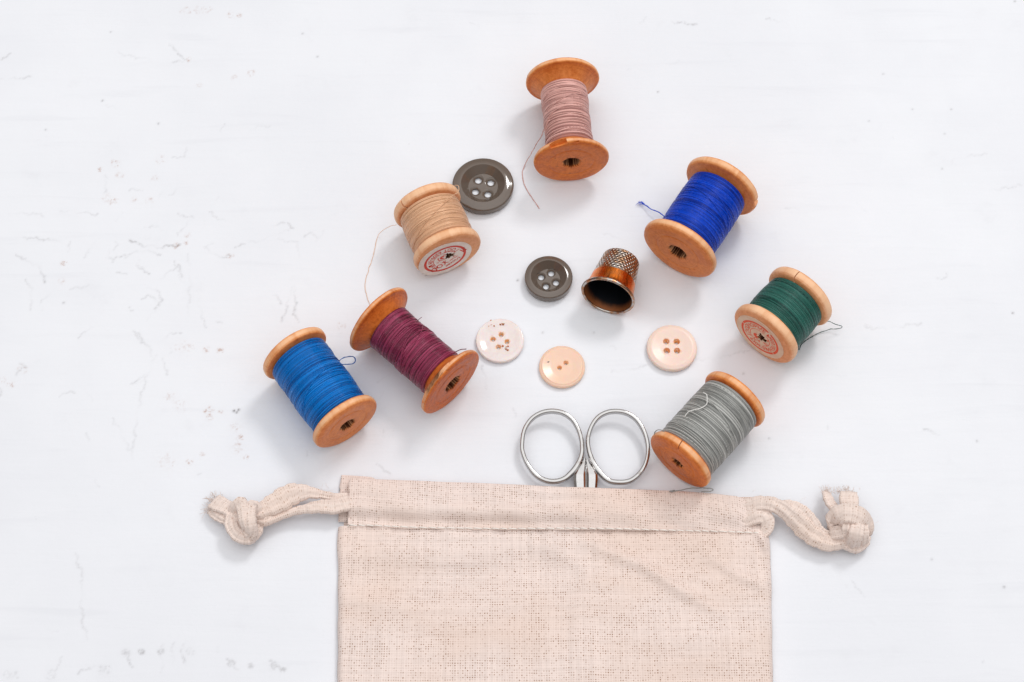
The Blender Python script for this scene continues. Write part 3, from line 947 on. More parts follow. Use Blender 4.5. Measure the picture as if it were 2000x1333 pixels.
dk = N('dark_polyester')
dk.set(Base_Color=(.125, .094, .074, 1), Roughness=.10, Coat_Weight=.5, Coat_Roughness=.05)
dk.bump(dk.noise(dk.coord(), 160, 2, .5), .05, .0003)
M_DARK = dk.m

def button(name, key_px, R, T, prof, holes_px, hr, mat, label, group, funnel, sq=.88, flare=1.35):
    c = P(*key_px, T * .5)
    hs = [(x / 4.975 * .001, -y / (4.975 * sq) * .001) for x, y in holes_px]
    me = disc_button(R, T, prof, hs, hr, mat, funnel, flare)
    me.name = name
    o = obj(name, me)
    o.location = (c[0], c[1], .0002)
    return tag(o, label, 'button', group)

button('coat_button', (943.5, 364), .0121, .0040, round_profile(.0121, .0042, .0072, .0028, .0009, .0014, dome=.0006), [(-9.5, -13.5), (14.9, -9), (-14.9, 8.6), (9.5, 13.7)], .00128, M_DARK,
       'large glossy dark brown four hole button touching the tan spool', 'glossy dark buttons', 1.75, .86)
button('coat_button', (1071.5, 545), .0092, .0040, round_profile(.0092, .0042, .0056, .0028, .0007, .0012, dome=.0005), [(-14, -5), (5, -12.3), (14, 5.3), (-5, 12.4)], .00112, M_DARK,
       'small glossy dark brown four hole button beside the thimble', 'glossy dark buttons', 1.6, .88)

def m_pale(name, base, deep, lit_tint, sss=.6, mottled=0.0, rough=.22):
    n = N(name)
    c = n.coord()
    cl = n.noise(c, 160, 4, .6, 1.2)
    col = n.mix(n.step(cl, .35, .65, 0, .25 + mottled), base, deep)
    col = n.mix(n.math('MULTIPLY', n.attr('stain_glow'), n.step(n.noise(c, 1500, 3, .6), .36, .55), clamp=True), col, lit_tint)  # orange glow of light through the button, painted at the holes
    n.set(Base_Color=col, Roughness=rough, Subsurface_Weight=sss, Coat_Weight=.12, Coat_Roughness=.12)
    n.b.inputs['Subsurface Radius'].default_value = (1.0, .55, .30)
    n.b.inputs['Subsurface Scale'].default_value = .0012
    n.bump(n.noise(c, 260, 3, .6), .12, .0003)
    return n.m
M_PEARL = m_pale('mother_of_pearl', (.80, .70, .675), (.84, .775, .765), (.85, .42, .15), .45, .5, .12)
M_PEACH = m_pale('peach_resin', (.87, .62, .475), (.88, .65, .52), (.86, .42, .16), .6, 0, .25)
M_PALE_PEACH = m_pale('pale_peach_resin', (.85, .675, .59), (.86, .70, .62), (.84, .36, .09), .6, 0, .35)

def glow_holes(o, spots):
    me = o.data
    co = np.empty(len(me.vertices) * 3, dtype=np.float32)
    me.vertices.foreach_get('co', co)
    co = co.reshape(-1, 3)
    v = np.zeros(len(co))
    for x, y, r, w in spots:
        d = np.hypot(co[:, 0] - x, co[:, 1] - y)
        v = np.maximum(v, w * np.clip((r - d) / (.35 * r) + .5, 0, 1))
    at = me.attributes.new('stain_glow', 'FLOAT', 'POINT')
    at.data.foreach_set('value', v.astype(np.float32))

def px2(L, sq=.9):
    return [(x / 4.975 * .001, -y / (4.975 * sq) * .001) for x, y in L]

h = [(2.4, -11), (-12.7, -2.6), (13.2, 2.2), (-2.6, 12)]
o = button('shirt_button', (976.5, 667), .0091, .0018, round_profile(.0091, .0018, .0066, .0004, .0005, .0010), h, .0007, M_PEARL,
           'pearly white four hole button with brown flecks, by plum spool', 'pale shirt buttons', 1.5, .9, .35)
glow_holes(o, [(x, y, .0011, 1) for x, y in px2(h)])
h = [(7.2, -6.7), (-4.8, 2.4)]
o = button('shirt_button', (1097.7, 717.5), .00865, .0021, round_profile(.00865, .0021, .0058, .0006, .0008, .0016, dome=.0003), h, .00062, M_PEACH,
           'peach two hole button with shallow dish, above the scissors', 'pale shirt buttons', 1.6, .9, .35)
glow_holes(o, [(x, y, .0010, .8) for x, y in px2(h)])
h = [(-10, -11), (9.4, -10.6), (-9.7, 6.3), (9.4, 6.3)]
o = button('shirt_button', (1312, 681), .0095, .0026, round_profile(.0095, .0026, .0060, .0005, .0008, .0016, dome=.0003), h, .0010, M_PALE_PEACH,
           'pale peach four hole button between green and grey spools', 'pale shirt buttons', 1.25, .9, .35)
glow_holes(o, [(x, y, .0012, 1) for x, y in px2(h)])

# flecks chipped out of the pearly and the two-hole button: small raised bits, parts of their button
def flecks(owner_label, cx, cy, z, spots, mat):
    ow = next(x for x in bpy.data.objects if x.get('label') == owner_label)
    J = Join()
    c0 = P(cx, cy, z)
    for x, y, n_, sp in spots:
        for _ in range(n_):
            px, py = x + rng.normal(0, sp), y + rng.normal(0, sp * .8)
            q = P(px, py, z) - np.array(ow.location)
            r = rng.uniform(.00015, .00042)
            k = 7
            a = np.arange(k) * 2 * math.pi / k + rng.uniform(0, 6)
            rr = r * rng.uniform(.6, 1.3, k)
            V = np.concatenate([np.stack([q[0] + rr * np.cos(a), q[1] + rr * np.sin(a), np.full(k, q[2] - .0002)], -1),
                                np.stack([q[0] + rr * .8 * np.cos(a), q[1] + rr * .8 * np.sin(a), np.full(k, q[2] + .00005)], -1)])
            J.add(V, [tuple(range(k, 2 * k))] + [(i, (i + 1) % k, k + (i + 1) % k, k + i) for i in range(k)])
    obj('fleck', J.mesh('fleck', mat, smooth=False), ow)
M_RUST = m_plain('rust_brown', (.52, .18, .07), .6)
flecks('pearly white four hole button with brown flecks, by plum spool', 976.5, 667, .0019, [(960.5, 632, 16, 3.4), (981, 631.5, 13, 2.8), (988, 679, 6, 3)], M_RUST)
flecks('peach two hole button with shallow dish, above the scissors', 1097.7, 717.5, .0021, [(1071.5, 707, 3, 1.2)], m_plain('grey_speck', (.35, .24, .19), .6))

# ------------------------------------------------------------------ thimble
def build_thimble():
    a, dl = R_(-18.5), R_(9.0)
    rc = P(1186.5, 580.5, .0102)
    o = empty('thimble', (rc[0], rc[1], 0), a, 'copper banded metal thimble lying on its side, dark opening forward', 'thimble')
    M = Matrix.Translation((0, 0, .0104)) @ Matrix.Rotation(math.pi / 2 - dl, 4, 'X')
    n_ = N('copper')
    c = n_.coord()
    st = n_.noise(n_.scale(c, (1500, 1500, 260)), 1.0, 4, .65, .3)
    pt = n_.noise(c, 320, 3, .6)
    n_.set(Base_Color=n_.mix(n_.step(pt, .4, .65), (.90, .23, .030), (.72, .22, .055)), Metallic=1.0, Roughness=n_.step(st, .3, .7, .20, .38))
    n_.bump(st, .35, .00012)
    copper = n_.m
    n_ = N('worn_silver')
    c = n_.coord()
    pt = n_.noise(c, 330, 3, .6)
    pit = n_.attr('pit')
    col = n_.mix(n_.step(pt, .45, .62), (.62, .58, .54), (.54, .32, .19))
    n_.set(Base_Color=n_.mix(pit, col, (.05, .025, .015)), Metallic=1.0, Roughness=.24)
    silver = n_.m
    n_ = N('rim_metal')
    c = n_.coord()
    n_.set(Base_Color=n_.mix(n_.step(n_.noise(c, 260, 4, .65), .42, .60), (.50, .46, .43), (.42, .21, .11)), Metallic=1.0, Roughness=.22)
    n_.bump(n_.noise(c, 900, 3, .6), .3, .0001)
    rimm = n_.m
    n_ = N('tarnished_inside')
    c = n_.coord()
    sx = n_.new('ShaderNodeSeparateXYZ')
    n_.put(sx.inputs[0], c)
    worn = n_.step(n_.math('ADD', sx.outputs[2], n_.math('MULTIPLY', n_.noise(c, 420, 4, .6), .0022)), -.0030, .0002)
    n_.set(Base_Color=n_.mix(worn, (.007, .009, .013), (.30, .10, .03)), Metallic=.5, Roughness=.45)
    inside = n_.m
    # rolled rim
    rb = .00062
    pr = [(.0099 + rb * math.cos(t), -.0006 + rb * math.sin(t) * 1.1) for t in np.linspace(0, 2 * math.pi, 18)[:-1]]
    V, F = lathe(pr, 128)
    obj('rim', mesh('rim', V, F, rimm), o, M)
    # smooth band
    pr = [(.00985, -.0008), (.0094, -.0016), (.00915, -.003), (.0088, -.0055), (.00852, -.0078), (.0080, -.0078), (.0083, -.0055), (.0087, -.003), (.0093, -.0010)]
    V, F = lathe(pr, 128)
    obj('band', mesh('band', V, F, copper, sharp=50), o, M)
    # dimpled cap
    zs = np.linspace(-.0078, -.0178, 90)
    nth, rows = 420, 9.5
    V, A = [], []
    prof = []
    for z in zs:
        prof.append((.00852 - (-.0078 - z) * .130, z))
    r_e, z_e = prof[-1]
    dome = []
    for t in np.linspace(0, 1, 70)[1:]:
        an = t * math.pi / 2
        dome.append((r_e * math.cos(an) ** .55 if t < .999 else 1e-5, z_e - .0016 * math.sin(an)))
    allp = prof + dome
    s = 0.0
    th = np.arange(nth) * 2 * math.pi / nth
    prev = allp[0]
    for k, (r, z) in enumerate(allp):
        s += math.hypot(r - prev[0], z - prev[1])
        prev = (r, z)
        row = s / .00110
        cnt = 33 if k < len(prof) else max(4, round(33 * r / r_e / 2) * 2)
        off = .5 * (int(math.floor(row)) % 2)
        u = (th / (2 * math.pi) * cnt + off) % 1 - .5
        v = row % 1 - .5
        d = np.sqrt((u * 2 * math.pi * max(r, 1e-5) / cnt) ** 2 + (v * .00110) ** 2) / .00043
        pit = np.clip(1.0 - d ** 2, 0, 1) if s > .0006 else np.zeros(nth)
        if k >= len(allp) - 4:
            pit = pit * 0
        rr = r - pit * .00030
        V.append(np.stack([rr * np.cos(th), rr * np.sin(th), np.full(nth, z) + (pit * .00022 if k >= len(prof) else 0)], -1))
        A.append(np.clip(pit * 1.3, 0, 1))
    m = len(allp)
    V = np.concatenate(V)
    F = []
    for k in range(m - 1):
        for i in range(nth):
            j = (i + 1) % nth
            F.append((k * nth + i, (k + 1) * nth + i, (k + 1) * nth + j, k * nth + j))
    obj('dimpled_cap', mesh('dimpled_cap', V, F, silver, attrs={'pit': np.concatenate(A)}), o, M)
    # lining
    pr = [(.00936, -.0004), (.0091, -.0012), (.0085, -.0030), (.0077, -.0078), (.0074, -.0100), (.0066, -.0166), (.0055, -.0178), (.0001, -.0182)]
    V, F = lathe(pr, 96, closed=False)
    obj('lining', mesh('lining', V, F, inside), o, M)
build_thimble()

# ------------------------------------------------------------------ scissors
def build_scissors():
    z = .0062
    base = P(1142, 945, 0)
    o = empty('scissors', (base[0], base[1], 0), 0, 'small steel scissors handles poking out of the cloth bag', 'scissors')
    k = lambda L: [(990 + x / 3.774, 700 + y / 3.774) for x, y in L]
    left = k([(112, 640), (128, 535), (180, 452), (255, 405), (335, 392), (412, 406), (478, 450), (524, 522), (548, 600), (554, 680), (541, 745), (509, 806), (470, 852), (420, 892), (350, 910), (275, 898), (205, 855), (148, 775), (118, 700)])
    right = k([(598, 600), (622, 510), (670, 440), (735, 403), (805, 393), (880, 406), (950, 450), (1005, 530), (1034, 620), (1038, 710), (1015, 795), (965, 865), (900, 908), (820, 916), (745, 900), (684, 842), (640, 778), (607, 690)])
    for L, cx in ((left, 1077), (right, 1206)):
        zz = lambda py: .0030 + .0022 * max(0, min(1, (935 - py) / 140))
        pts = closed_line([P(px, py, zz(py)) - base for px, py in L], .0006)
        # thicker towards the shank
        sh = P(1141, 930, .003) - base
        d = np.linalg.norm(pts[:, :2] - sh[:2], axis=1)
        a = .00082 + .00035 * np.exp(-(d / .006) ** 2)
        V, F, U = sweep(pts, a, .00125, 14, closed=True, power=.62)
        obj('finger_ring', mesh('finger_ring', V, F, M_STEEL, sharp=60), o)
    # shanks: faceted wedges that run down from between the rings into the bag
    for rows in ([(1142.0, 1143.6, 893), (1135.0, 1144.0, 906), (1126.0, 1144.2, 918), (1120.4, 1144.4, 927), (1120.0, 1144.6, 936), (1121.4, 1144.8, 950), (1123.5, 1144.6, 1000), (1127, 1143, 1070)],
                 [(1144.6, 1146.0, 893), (1144.6, 1153.0, 906), (1144.8, 1162.0, 918), (1145.0, 1167.4, 927), (1145.2, 1167.6, 936), (1145.2, 1166.4, 950), (1146.0, 1164.5, 1000), (1147, 1161, 1070)]):
        V = []
        for k_, (xa, xb, py) in enumerate(rows):
            zr = (.0044, .0046, .0047, .0047, .0045, .0043, .0036, .0030)[k_]
            for f_, zz_ in ((0.05, .0020), (0, zr - .0006), (.22, zr), (.80, zr), (1, zr - .0006), (.95, .0020)):
                V.append(P(xa + (xb - xa) * f_, py, zz_) - base)
        F = []
        for k_ in range(len(rows) - 1):
            for q in range(6):
                r_ = (q + 1) % 6
                F.append((k_ * 6 + q, k_ * 6 + r_, k_ * 6 + 6 + r_, k_ * 6 + 6 + q))
        F += [tuple(range(6))[::-1], tuple(range(len(V) - 6, len(V)))]
        obj('shank', mesh('shank', V, F, M_STEEL, smooth=False), o)
build_scissors()

# ------------------------------------------------------------------ drawstring bag
def ramp(tab, x):
    t = np.array(tab, float)
    return np.interp(x, t[:, 0], t[:, 1])

def build_bag():
    c0 = P(1085, 1150, 0)
    base = np.array([c0[0], c0[1], 0])
    o = empty('drawstring_bag', tuple(base), 0, 'flat cream cotton drawstring bag with knotted cords', 'bag')
    nf = np.random.default_rng(3)
    ph = nf.uniform(0, 6.28, (8, 3))
    def soft(x, y, k=1.0):
        s = 0
        for i in range(8):
            fx, fy = 25 + 28 * i * math.cos(ph[i, 0]), 30 + 24 * i * math.sin(ph[i, 1])
            s = s + np.sin(x * fx + y * fy + ph[i, 2]) / (1 + .45 * i)
        return s * k
    creases = [([(1150, 1062), (1190, 1080), (1260, 1108), (1310, 1142), (1360, 1172), (1410, 1200)], .0024, .00075), ([(1390, 1092), (1430, 1118), (1480, 1142), (1504, 1150)], .0022, .0006), ([(1300, 1085), (1400, 1110), (1503, 1108)], .004, -.0004),
               ([(662, 1120), (760, 1135), (860, 1128), (980, 1112), (1100, 1108), (1200, 1098)], .0065, -.0007), ([(662, 1090), (760, 1080), (900, 1092), (1000, 1078)], .004, .0004), ([(660, 1165), (740, 1180), (830, 1195)], .0035, .0004),
               ([(1150, 1120), (1135, 1200), (1140, 1290)], .005, .0005), ([(1480, 1040), (1490, 1058), (1500, 1080)], .0015, .0007), ([(900, 1230), (1000, 1245), (1100, 1260)], .006, .0004), ([(1250, 1240), (1380, 1262), (1500, 1255)], .006, .0004),
               ([(1040, 1065), (1110, 1090), (1160, 1130)], .003, .0004)]
    def crease_z(X, Y):
        Z = np.zeros_like(X)
        for pts, w, hgt in creases:
            q = np.array([P(*p, .004)[:2] for p in pts])
            dmin = np.full(X.shape, 9.)
            tm = np.zeros_like(X)
            for i in range(len(q) - 1):
                ab = q[i + 1] - q[i]
                t = np.clip(((X - q[i][0]) * ab[0] + (Y - q[i][1]) * ab[1]) / (ab @ ab), 0, 1)
                d = np.hypot(X - q[i][0] - t * ab[0], Y - q[i][1] - t * ab[1])
                tm = np.where(d < dmin, (i + t) / (len(q) - 1), tm)
                dmin = np.minimum(dmin, d)
            Z += hgt * np.exp(-(dmin / w) ** 2) * np.sin(np.clip(tm, .04, .96) * math.pi) ** .5
        return Z
    # front panel: from under the casing down past the picture's lower edge, its sides turning down to the board
    y_top, y_bot = P(1000, 1028, .003)[1], .075
    ns, nt = 300, 190
    s = np.linspace(0, 1, ns)
    s = .5 - .5 * np.cos(s * math.pi) * (1 - .0) if False else s
    ys = np.linspace(y_top, y_bot, nt)
    yl = [P(1000, y)[1] for y in (1030, 1060, 1120, 1200, 1333)]
    xl = np.interp(ys, yl[::-1], [P(x, y)[0] for x, y in ((660, 1030), (659, 1060), (660.5, 1120), (660, 1200), (659.5, 1333))][::-1])
    xr = np.interp(ys, yl[::-1], [P(x, y)[0] for x, y in ((1497, 1030), (1503, 1060), (1506, 1120), (1507, 1200), (1509, 1333))][::-1])
    S_, Yg = np.meshgrid(s, ys)
    u = np.abs(2 * S_ - 1)
    Xg = xl[:, None] + (xr - xl)[:, None] * (.5 + .5 * np.sign(2 * S_ - 1) * (1 - (1 - u) ** 1.15))
    edge = np.minimum(S_, 1 - S_) * (xr - xl)[:, None]
    side = np.sqrt(np.clip(1 - (1 - np.clip(edge / .0045, 0, 1)) ** 2, 0, 1))
    tdist = (y_top - Yg)
    hgt = .0030 + .0012 * np.clip(tdist / .03, 0, 1) + .0010 * np.exp(-((Xg - P(1141, 1050)[0]) / .022) ** 2) * np.exp(-((tdist - .015) / .05) ** 2)
    Zg = side * (hgt + .00034 * soft(Xg, Yg) + .00022 * (np.sin(Xg * 520) + np.sin(Xg * 830 + 1.3 + Yg * 90)) * np.exp(-tdist / .007)) + 2.5 * side * crease_z(Xg, Yg) + .0003
    Xg = Xg + (1 - side) * .00012 * np.sin(Yg * 420) * np.sign(S_ - .5)
    V = np.stack([Xg, Yg, Zg], -1).reshape(-1, 3) - base
    ii = np.arange(ns * nt).reshape(nt, ns)
    F = np.stack([ii[:-1, :-1], ii[1:, :-1], ii[1:, 1:], ii[:-1, 1:]], -1).reshape(-1, 4)
    obj('front_panel', mesh('front_panel', V, F, M_CLOTH, uv=np.stack([Xg, Yg], -1).reshape(-1, 2)), o)
    # back panel: lies on the board under everything
    q = [(xl[0] + .002, y_top + .012), (xr[0] - .004, y_top + .012), (xr[-1] - .002, y_bot), (xl[-1] + .002, y_bot)]
    V = [(x, y, .0001) for x, y in q] + [(x, y, .0007) for x, y in q]
    V = np.array(V) - base
    F = [(3, 2, 1, 0), (4, 5, 6, 7)] + [(i, (i + 1) % 4, 4 + (i + 1) % 4, 4 + i) for i in range(4)]
    obj('back_panel', mesh('back_panel', V, F, M_CLOTH, smooth=False, uv=np.array([v[:2] for v in V])), o)
    # casings: flat tubes of folded cloth, the front one over the scissors, the back one under them
    def casing(name, xs_px, top, bot, zc, zs, wave, flat_):
        n1, n2 = 260, 44
        V, U = [], []
        for i, px in enumerate(np.linspace(*xs_px, n1)):
            pt, pb = P(px, ramp(top, px), zc(px) + .001), P(px, ramp(bot, px), zc(px) - .001)
            yc, yh = (pt[1] + pb[1]) / 2, (pt[1] - pb[1]) / 2
            x = (pt[0] + pb[0]) / 2
            acc = 0
            last = None
            endf = min(1, min(i, n1 - 1 - i) / 8)
            for k in range(n2):
                a = 2 * math.pi * k / n2
                cy, sz = math.cos(a), math.sin(a)
                yy = yc + yh * math.copysign(abs(cy) ** .8, cy)
                z0 = zc(px)
                t = (yy - yc) / yh
                lo = min(1.0, .22 + .78 * max(0.0, (t + 1) / .75)) if flat_ else 1.0
                zz = z0 - (1 - lo) * .0010 + zs(px) * lo * math.copysign(abs(sz) ** .62, sz) * (.55 + .45 * endf) + (wave(px, t) if sz > 0 else 0) * abs(sz) ** .5
                xx = x + (.00025 * math.sin(yy * 900) + .0002 * math.sin(yy * 2300 + 1) if i in (0, n1 - 1) else 0)
                p = np.array([xx, yy, max(zz, .00035)])
                if last is not None:
                    acc += np.linalg.norm((p - last)[1:])
                last = p
                V.append(p)
                U.append((xx, acc + yc - yh))
        F = []
        for i in range(n1 - 1):
            for k in range(n2):
                l = (k + 1) % n2
                F.append((i * n2 + k, i * n2 + l, (i + 1) * n2 + l, (i + 1) * n2 + k))
        F += [tuple(range(n2))[::-1], tuple(range((n1 - 1) * n2, n1 * n2))]
        return obj(name, mesh(name, np.array(V) - base, F, M_CLOTH, uv=np.array(U)), o)
    top_f = [(681, 931), (735, 935), (900, 941), (1000, 945), (1100, 950), (1200, 953), (1300, 957), (1400, 963), (1440, 968), (1467, 977)]
    bot_f = [(681, 1026), (800, 1034), (1000, 1036), (1200, 1037), (1467, 1042)]
    sciss = lambda px: math.exp(-((px - 1141) / 170) ** 2)
    def wv(px, t):
        g = lambda x0, w: math.exp(-((px - x0) / w) ** 2)
        r = .0010 * math.exp(-((t + .72) / .20) ** 2) * (.5 + .5 * math.tanh((1120 - px) / 90)) * -1.0       # dent along the seam, left half
        r += .0009 * math.exp(-((t + .38) / .28) ** 2) * (.5 + .5 * math.tanh((1080 - px) / 140))
        r += -.0007 * math.exp(-((t - .25 - (px - 1060) / 900) / .16) ** 2) * g(1060, 110)
        r += .0005 * math.sin(px / 47 + 2.2 * t) * math.cos(px / 83 - 1.3 * t) + .00025 * math.sin(px / 17 + 4 * t)
        r += -.0008 * g(1462, 20) * math.exp(-((t + .35) / .22) ** 2)
        return r
    casing('front_casing', (681, 1467), top_f, bot_f, lambda px: .0040 + .0014 * sciss(px), lambda px: .0017, wv, 1)
    top_b = [(664, 926), (725, 930), (735, 936), (900, 942), (1000, 946), (1100, 951), (1300, 958), (1450, 972), (1474, 984)]
    bot_b = [(664, 1022), (1474, 1036)]
    casing('back_casing', (664, 1474), top_b, bot_b, lambda px: .0011, lambda px: .0007, lambda px, t: .0002 * math.sin(px / 23 + 3 * t), 0)
    # line of white stitches along the casing's lower edge
    J = Join()
    px = 664.0
    k = 0
    while px < 1478:
        ln = nf.uniform(12, 17)
        y0 = ramp([(660, 1030), (720, 1030), (800, 1034), (1000, 1038), (1200, 1039), (1400, 1042), (1480, 1045)], px)
        p = []
        for t in np.linspace(0, 1, 6):
            xx = px + ln * t
            X, Y = P(xx, y0 - 3.5 + (t - .5) * 1.6, .004)[:2]
            hh = .00395 + .0014 * sciss(xx) + .00026 * math.sin(t * math.pi) + (-.0018 if xx < 678 else 0)
            p.append((X, Y, hh))
        V, F, U = sweep(np.array(p) - base, .00026, .00018, 7)
        J.add(V, F, U)
        px += ln + nf.uniform(1.5, 3.5)
        k += 1
    obj('seam_stitching', J.mesh('seam_stitching', M_STITCH), o)
    # cords
    def ribbon(pts, a, b, tw, n_=28, step=.0007, fold=.24):
        line = smooth_line([np.append(P(x, y, z), 0)[:3] for x, y, z in pts], step)
        m = len(line)
        t = np.linspace(0, 1, m)
        f = lambda q: np.interp(t, np.linspace(0, 1, len(q)), q) if hasattr(q, '__len__') else np.full(m, q)
        jit = 1 + .05 * np.sin(t * 60 + nf.uniform(0, 6)) + .04 * np.sin(t * 130 + nf.uniform(0, 6))
        return sweep(line - base, f(a) * jit, f(b) * jit, n_, twist=np.radians(f(tw)), power=.85, fold=fold)
    def fringe(J, px, py, z, dirx, diry, n_, spread, length):
        for _ in range(n_):
            x0, y0 = px + nf.normal(0, spread), py + nf.normal(0, spread * .5)
            dx, dy = dirx + nf.normal(0, .5), diry + nf.normal(0, .5)
            ln = length * nf.uniform(.5, 1.3)
            q = [P(x0, y0, z), P(x0 + dx * ln * .5 + nf.normal(0, 1.5), y0 + dy * ln * .5 + nf.normal(0, 1.5), z * nf.uniform(.5, 1.2)), P(x0 + dx * ln, y0 + dy * ln, z * nf.uniform(.3, 1.2))]
            V, F, U = sweep(smooth_line(q, .0008) - base, .000065, .000065, 4)
            J.add(V, F, np.full_like(U, .000375))
    def fuzz(J, pts, n_, wid):
        line = smooth_line([P(*p) for p in pts], .0007)
        for _ in range(n_):
            c_ = line[nf.integers(0, len(line))]
            p0 = c_ + np.array([nf.normal(0, wid), nf.normal(0, wid), .0006])
            dv = nf.normal(0, 1, 3) * np.array([1, 1, .5])
            dv = dv / np.linalg.norm(dv) * nf.uniform(.0008, .0026)
            V, F, U = sweep(np.array([p0, p0 + dv * .5 + nf.normal(0, .0002, 3), p0 + dv]) - base, .000035, .000035, 3)
            J.add(V, F, np.full_like(U, .000375))
    # left cord
    J = Join()
    J.add(*ribbon([(705, 985, .0028), (680, 984, .0045), (655, 990, .0052), (628, 990, .0052), (600, 994, .0050), (572, 1000, .0048), (545, 1009, .0048), (518, 1018, .0055), (495, 1012, .006)], [.0030, .0031, .0030, .0026, .0019, .0016, .0018, .0022], [.0014, .0015, .0014, .0013, .0013, .0012, .0014, .0014], [8, 12, 10, 20, 40, 20, 5, 0]))
    J.add(*ribbon([(705, 972, .002), (680, 970, .003), (655, 971, .0035), (625, 966, .0042), (598, 962, .0055), (568, 967, .0070), (545, 980, .0072), (522, 992, .0070), (500, 1004, .0068), (484, 1012, .006)], [.0013, .0014, .0014, .0016, .0024, .0038, .0043, .0038, .0030, .0024], [.0009, .0009, .0009, .0010, .0012, .0011, .0011, .0013, .0016, .0018], [0, 0, -8, -10, -16, -22, -18, -12, -5, 0]))
    fuzz(J, [(680, 978, .006), (600, 980, .0065), (545, 990, .0065), (490, 1012, .009), (420, 990, .005)], 130, .0026)
    cl = obj('drawstring', J.mesh('drawstring', M_CORD), o)
    J = Join()
    J.add(*ribbon([(497, 1030, .0010), (502, 1012, .0050), (500, 994, .0082), (492, 988, .0094), (488, 1004, .0110), (489, 1022, .0112), (492, 1040, .0085), (490, 1052, .0040)], .0023, .0017, 0))
    J.add(*ribbon([(465, 1030, .0010), (458, 1008, .0045), (462, 990, .0080), (472, 984, .0096), (476, 1000, .0112), (478, 1018, .0112), (482, 1030, .0090), (484, 1036, .006)], [.0024, .0025, .0025, .0024, .0022, .0019, .0015], .0016, 0))
    J.add(*ribbon([(455, 1005, .0050), (452, 1022, .0060), (458, 1038, .0062), (472, 1050, .0060), (490, 1050, .0055), (503, 1036, .0045), (504, 1022, .0040)], [.0022, .0025, .0025, .0024, .0021, .0019], .0019, 0))
    J.add(*ribbon([(478, 1034, .0070), (484, 1044, .0078), (494, 1040, .0070)], .0014, .0014, 0))
    J.add(*ribbon([(500, 1016, .0040), (478, 1020, .0045), (456, 1012, .0045)], .0042, .0030, 0))
    obj('knot', J.mesh('knot', M_CORD), cl)
    J = Join()
    J.add(*ribbon([(464, 1008, .0055), (450, 998, .0055), (438, 990, .0052), (426, 984, .0048), (417, 979, .0042)], [.0020, .0026, .0031, .0033, .0032], [.0016, .0014, .0012, .0011, .0007], [0, 10, 15, 10, 10]))
    J.add(*ribbon([(462, 1024, .0045), (446, 1018, .0042), (432, 1012, .0040), (421, 1004, .0036), (414, 995, .0032)], [.0020, .0018, .0018, .0021, .0023], [.0015, .0014, .0013, .0011, .0007], [0, -10, -20, -20, -10]))
    fringe(J, 414, 978, .004, -.7, -.25, 26, 5, 12)
    fringe(J, 424, 970, .004, -.2, -.7, 20, 6, 10)
    fringe(J, 412, 994, .003, -.9, .1, 22, 4, 11)
    obj('frayed_end', J.mesh('frayed_end', M_CORD), cl)
    # right cord
    J = Join()
    J.add(*ribbon([(1435, 992, .0025), (1462, 988, .0042), (1485, 984, .0058), (1508, 986, .0070), (1530, 996, .0074), (1552, 1014, .0068), (1575, 1036, .0058), (1598, 1053, .0048), (1622, 1062, .0044), (1645, 1058, .0045), (1660, 1048, .006)], [.0024, .0026, .0030, .0028, .0028, .0034, .0038, .0036, .0032, .0026, .0022], [.0012, .0014, .0015, .0017, .0018, .0016, .0015, .0016, .0017, .0018, .0018], [0, -5, -10, 0, 20, 28, 24, 14, 0, 0, 0]))
    J.add(*ribbon([(1510, 992, .0040), (1530, 986, .0058), (1550, 988, .0072), (1572, 1000, .0074), (1590, 1020, .0062), (1602, 1038, .005), (1622, 1048, .0046), (1644, 1042, .0052)], [.0012, .0016, .0018, .0019, .0018, .0018, .0020, .0020], .0013, [0, -10, -20, -10, 10, 10, 0, 0]))
    J.add(*ribbon([(1452, 1020, .0028), (1474, 1010, .0046), (1488, 1008, .0052), (1498, 1018, .0050), (1498, 1032, .0042), (1490, 1046, .0034), (1482, 1060, .0026)], [.0026, .0030, .0032, .0030, .0024, .0016, .0010], [.0016, .0018, .0018, .0016, .0013, .0010, .0008], 0))
    fuzz(J, [(1480, 990, .006), (1560, 1010, .0075), (1610, 1050, .006), (1665, 1035, .0105), (1655, 980, .009)], 130, .0028)
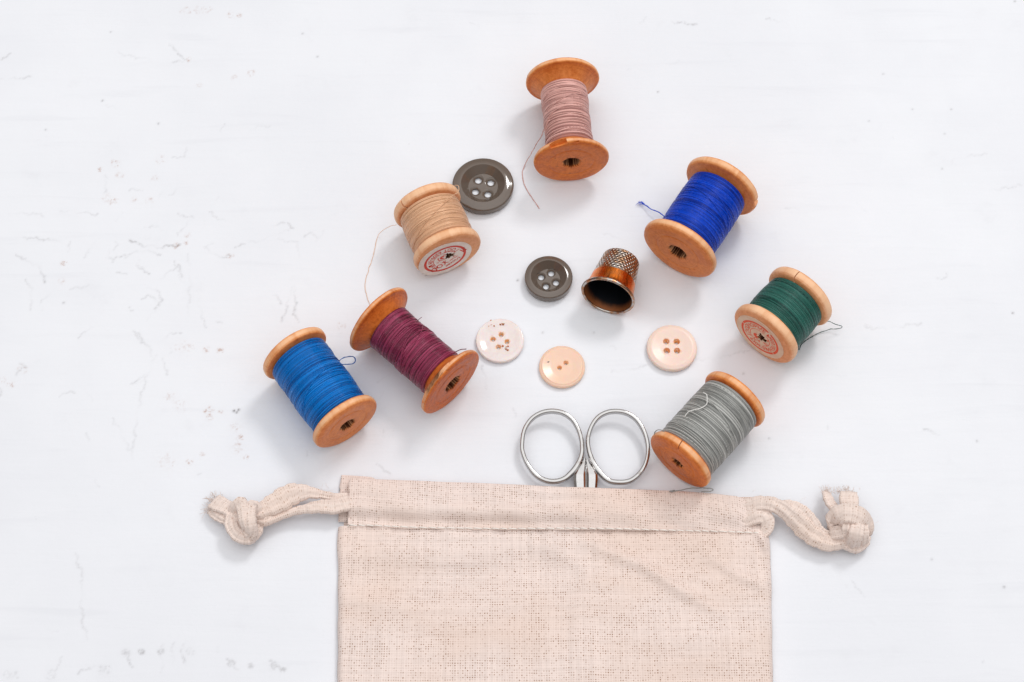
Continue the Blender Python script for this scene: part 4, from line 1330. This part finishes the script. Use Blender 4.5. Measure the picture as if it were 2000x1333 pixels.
    cr_ = obj('drawstring', J.mesh('drawstring', M_CORD), o)
    J = Join()
    J.add(*ribbon([(1630, 1026, .0030), (1633, 1012, .0085), (1645, 1004, .0108), (1664, 1004, .0116), (1682, 1012, .0100), (1690, 1026, .0060), (1688, 1040, .0030)], [.0030, .0035, .0037, .0038, .0037, .0034, .0030], .0019, 0))
    J.add(*ribbon([(1650, 1062, .0030), (1652, 1046, .0068), (1654, 1032, .0095), (1658, 1022, .0085)], .0020, .0016, 0))
    J.add(*ribbon([(1662, 1068, .0022), (1668, 1054, .0078), (1672, 1040, .0104), (1674, 1026, .0095)], [.0024, .0028, .0028, .0026], .0019, 0))
    J.add(*ribbon([(1682, 1064, .0030), (1684, 1050, .0070), (1684, 1036, .0085), (1682, 1024, .0070)], .0024, .0018, 0))
    J.add(*ribbon([(1638, 1050, .0040), (1652, 1062, .0040), (1670, 1070, .0036), (1686, 1062, .0034), (1692, 1048, .0034)], [.0020, .0022, .0022, .0020, .0018], .0018, 0))
    J.add(*ribbon([(1624, 1044, .0050), (1640, 1040, .0070), (1654, 1036, .0080)], [.0024, .0028, .0022], .0018, 0))
    J.add(*ribbon([(1640, 1030, .0045), (1664, 1036, .0050), (1684, 1036, .0045)], .0055, .0032, 0))
    obj('knot', J.mesh('knot', M_CORD), cr_)
    J = Join()
    J.add(*ribbon([(1662, 1008, .0085), (1660, 992, .0088), (1658, 976, .0085), (1657, 962, .0078)], [.0028, .0033, .0035, .0033], [.0016, .0014, .0013, .0008], 0))
    J.add(*ribbon([(1642, 1008, .0060), (1632, 996, .0062), (1622, 984, .0060), (1616, 970, .0055), (1614, 962, .005)], [.0015, .0020, .0023, .0021, .0017], [.0013, .0012, .0011, .0010, .0006], [0, 20, 30, 20, 20]))
    fringe(J, 1657, 962, .0075, 0, -1, 44, 8, 7)
    fringe(J, 1616, 962, .005, -.2, -1, 34, 4, 8)
    fringe(J, 1635, 962, .005, .1, -1, 12, 5, 7)
    obj('frayed_end', J.mesh('frayed_end', M_CORD), cr_)
build_bag()
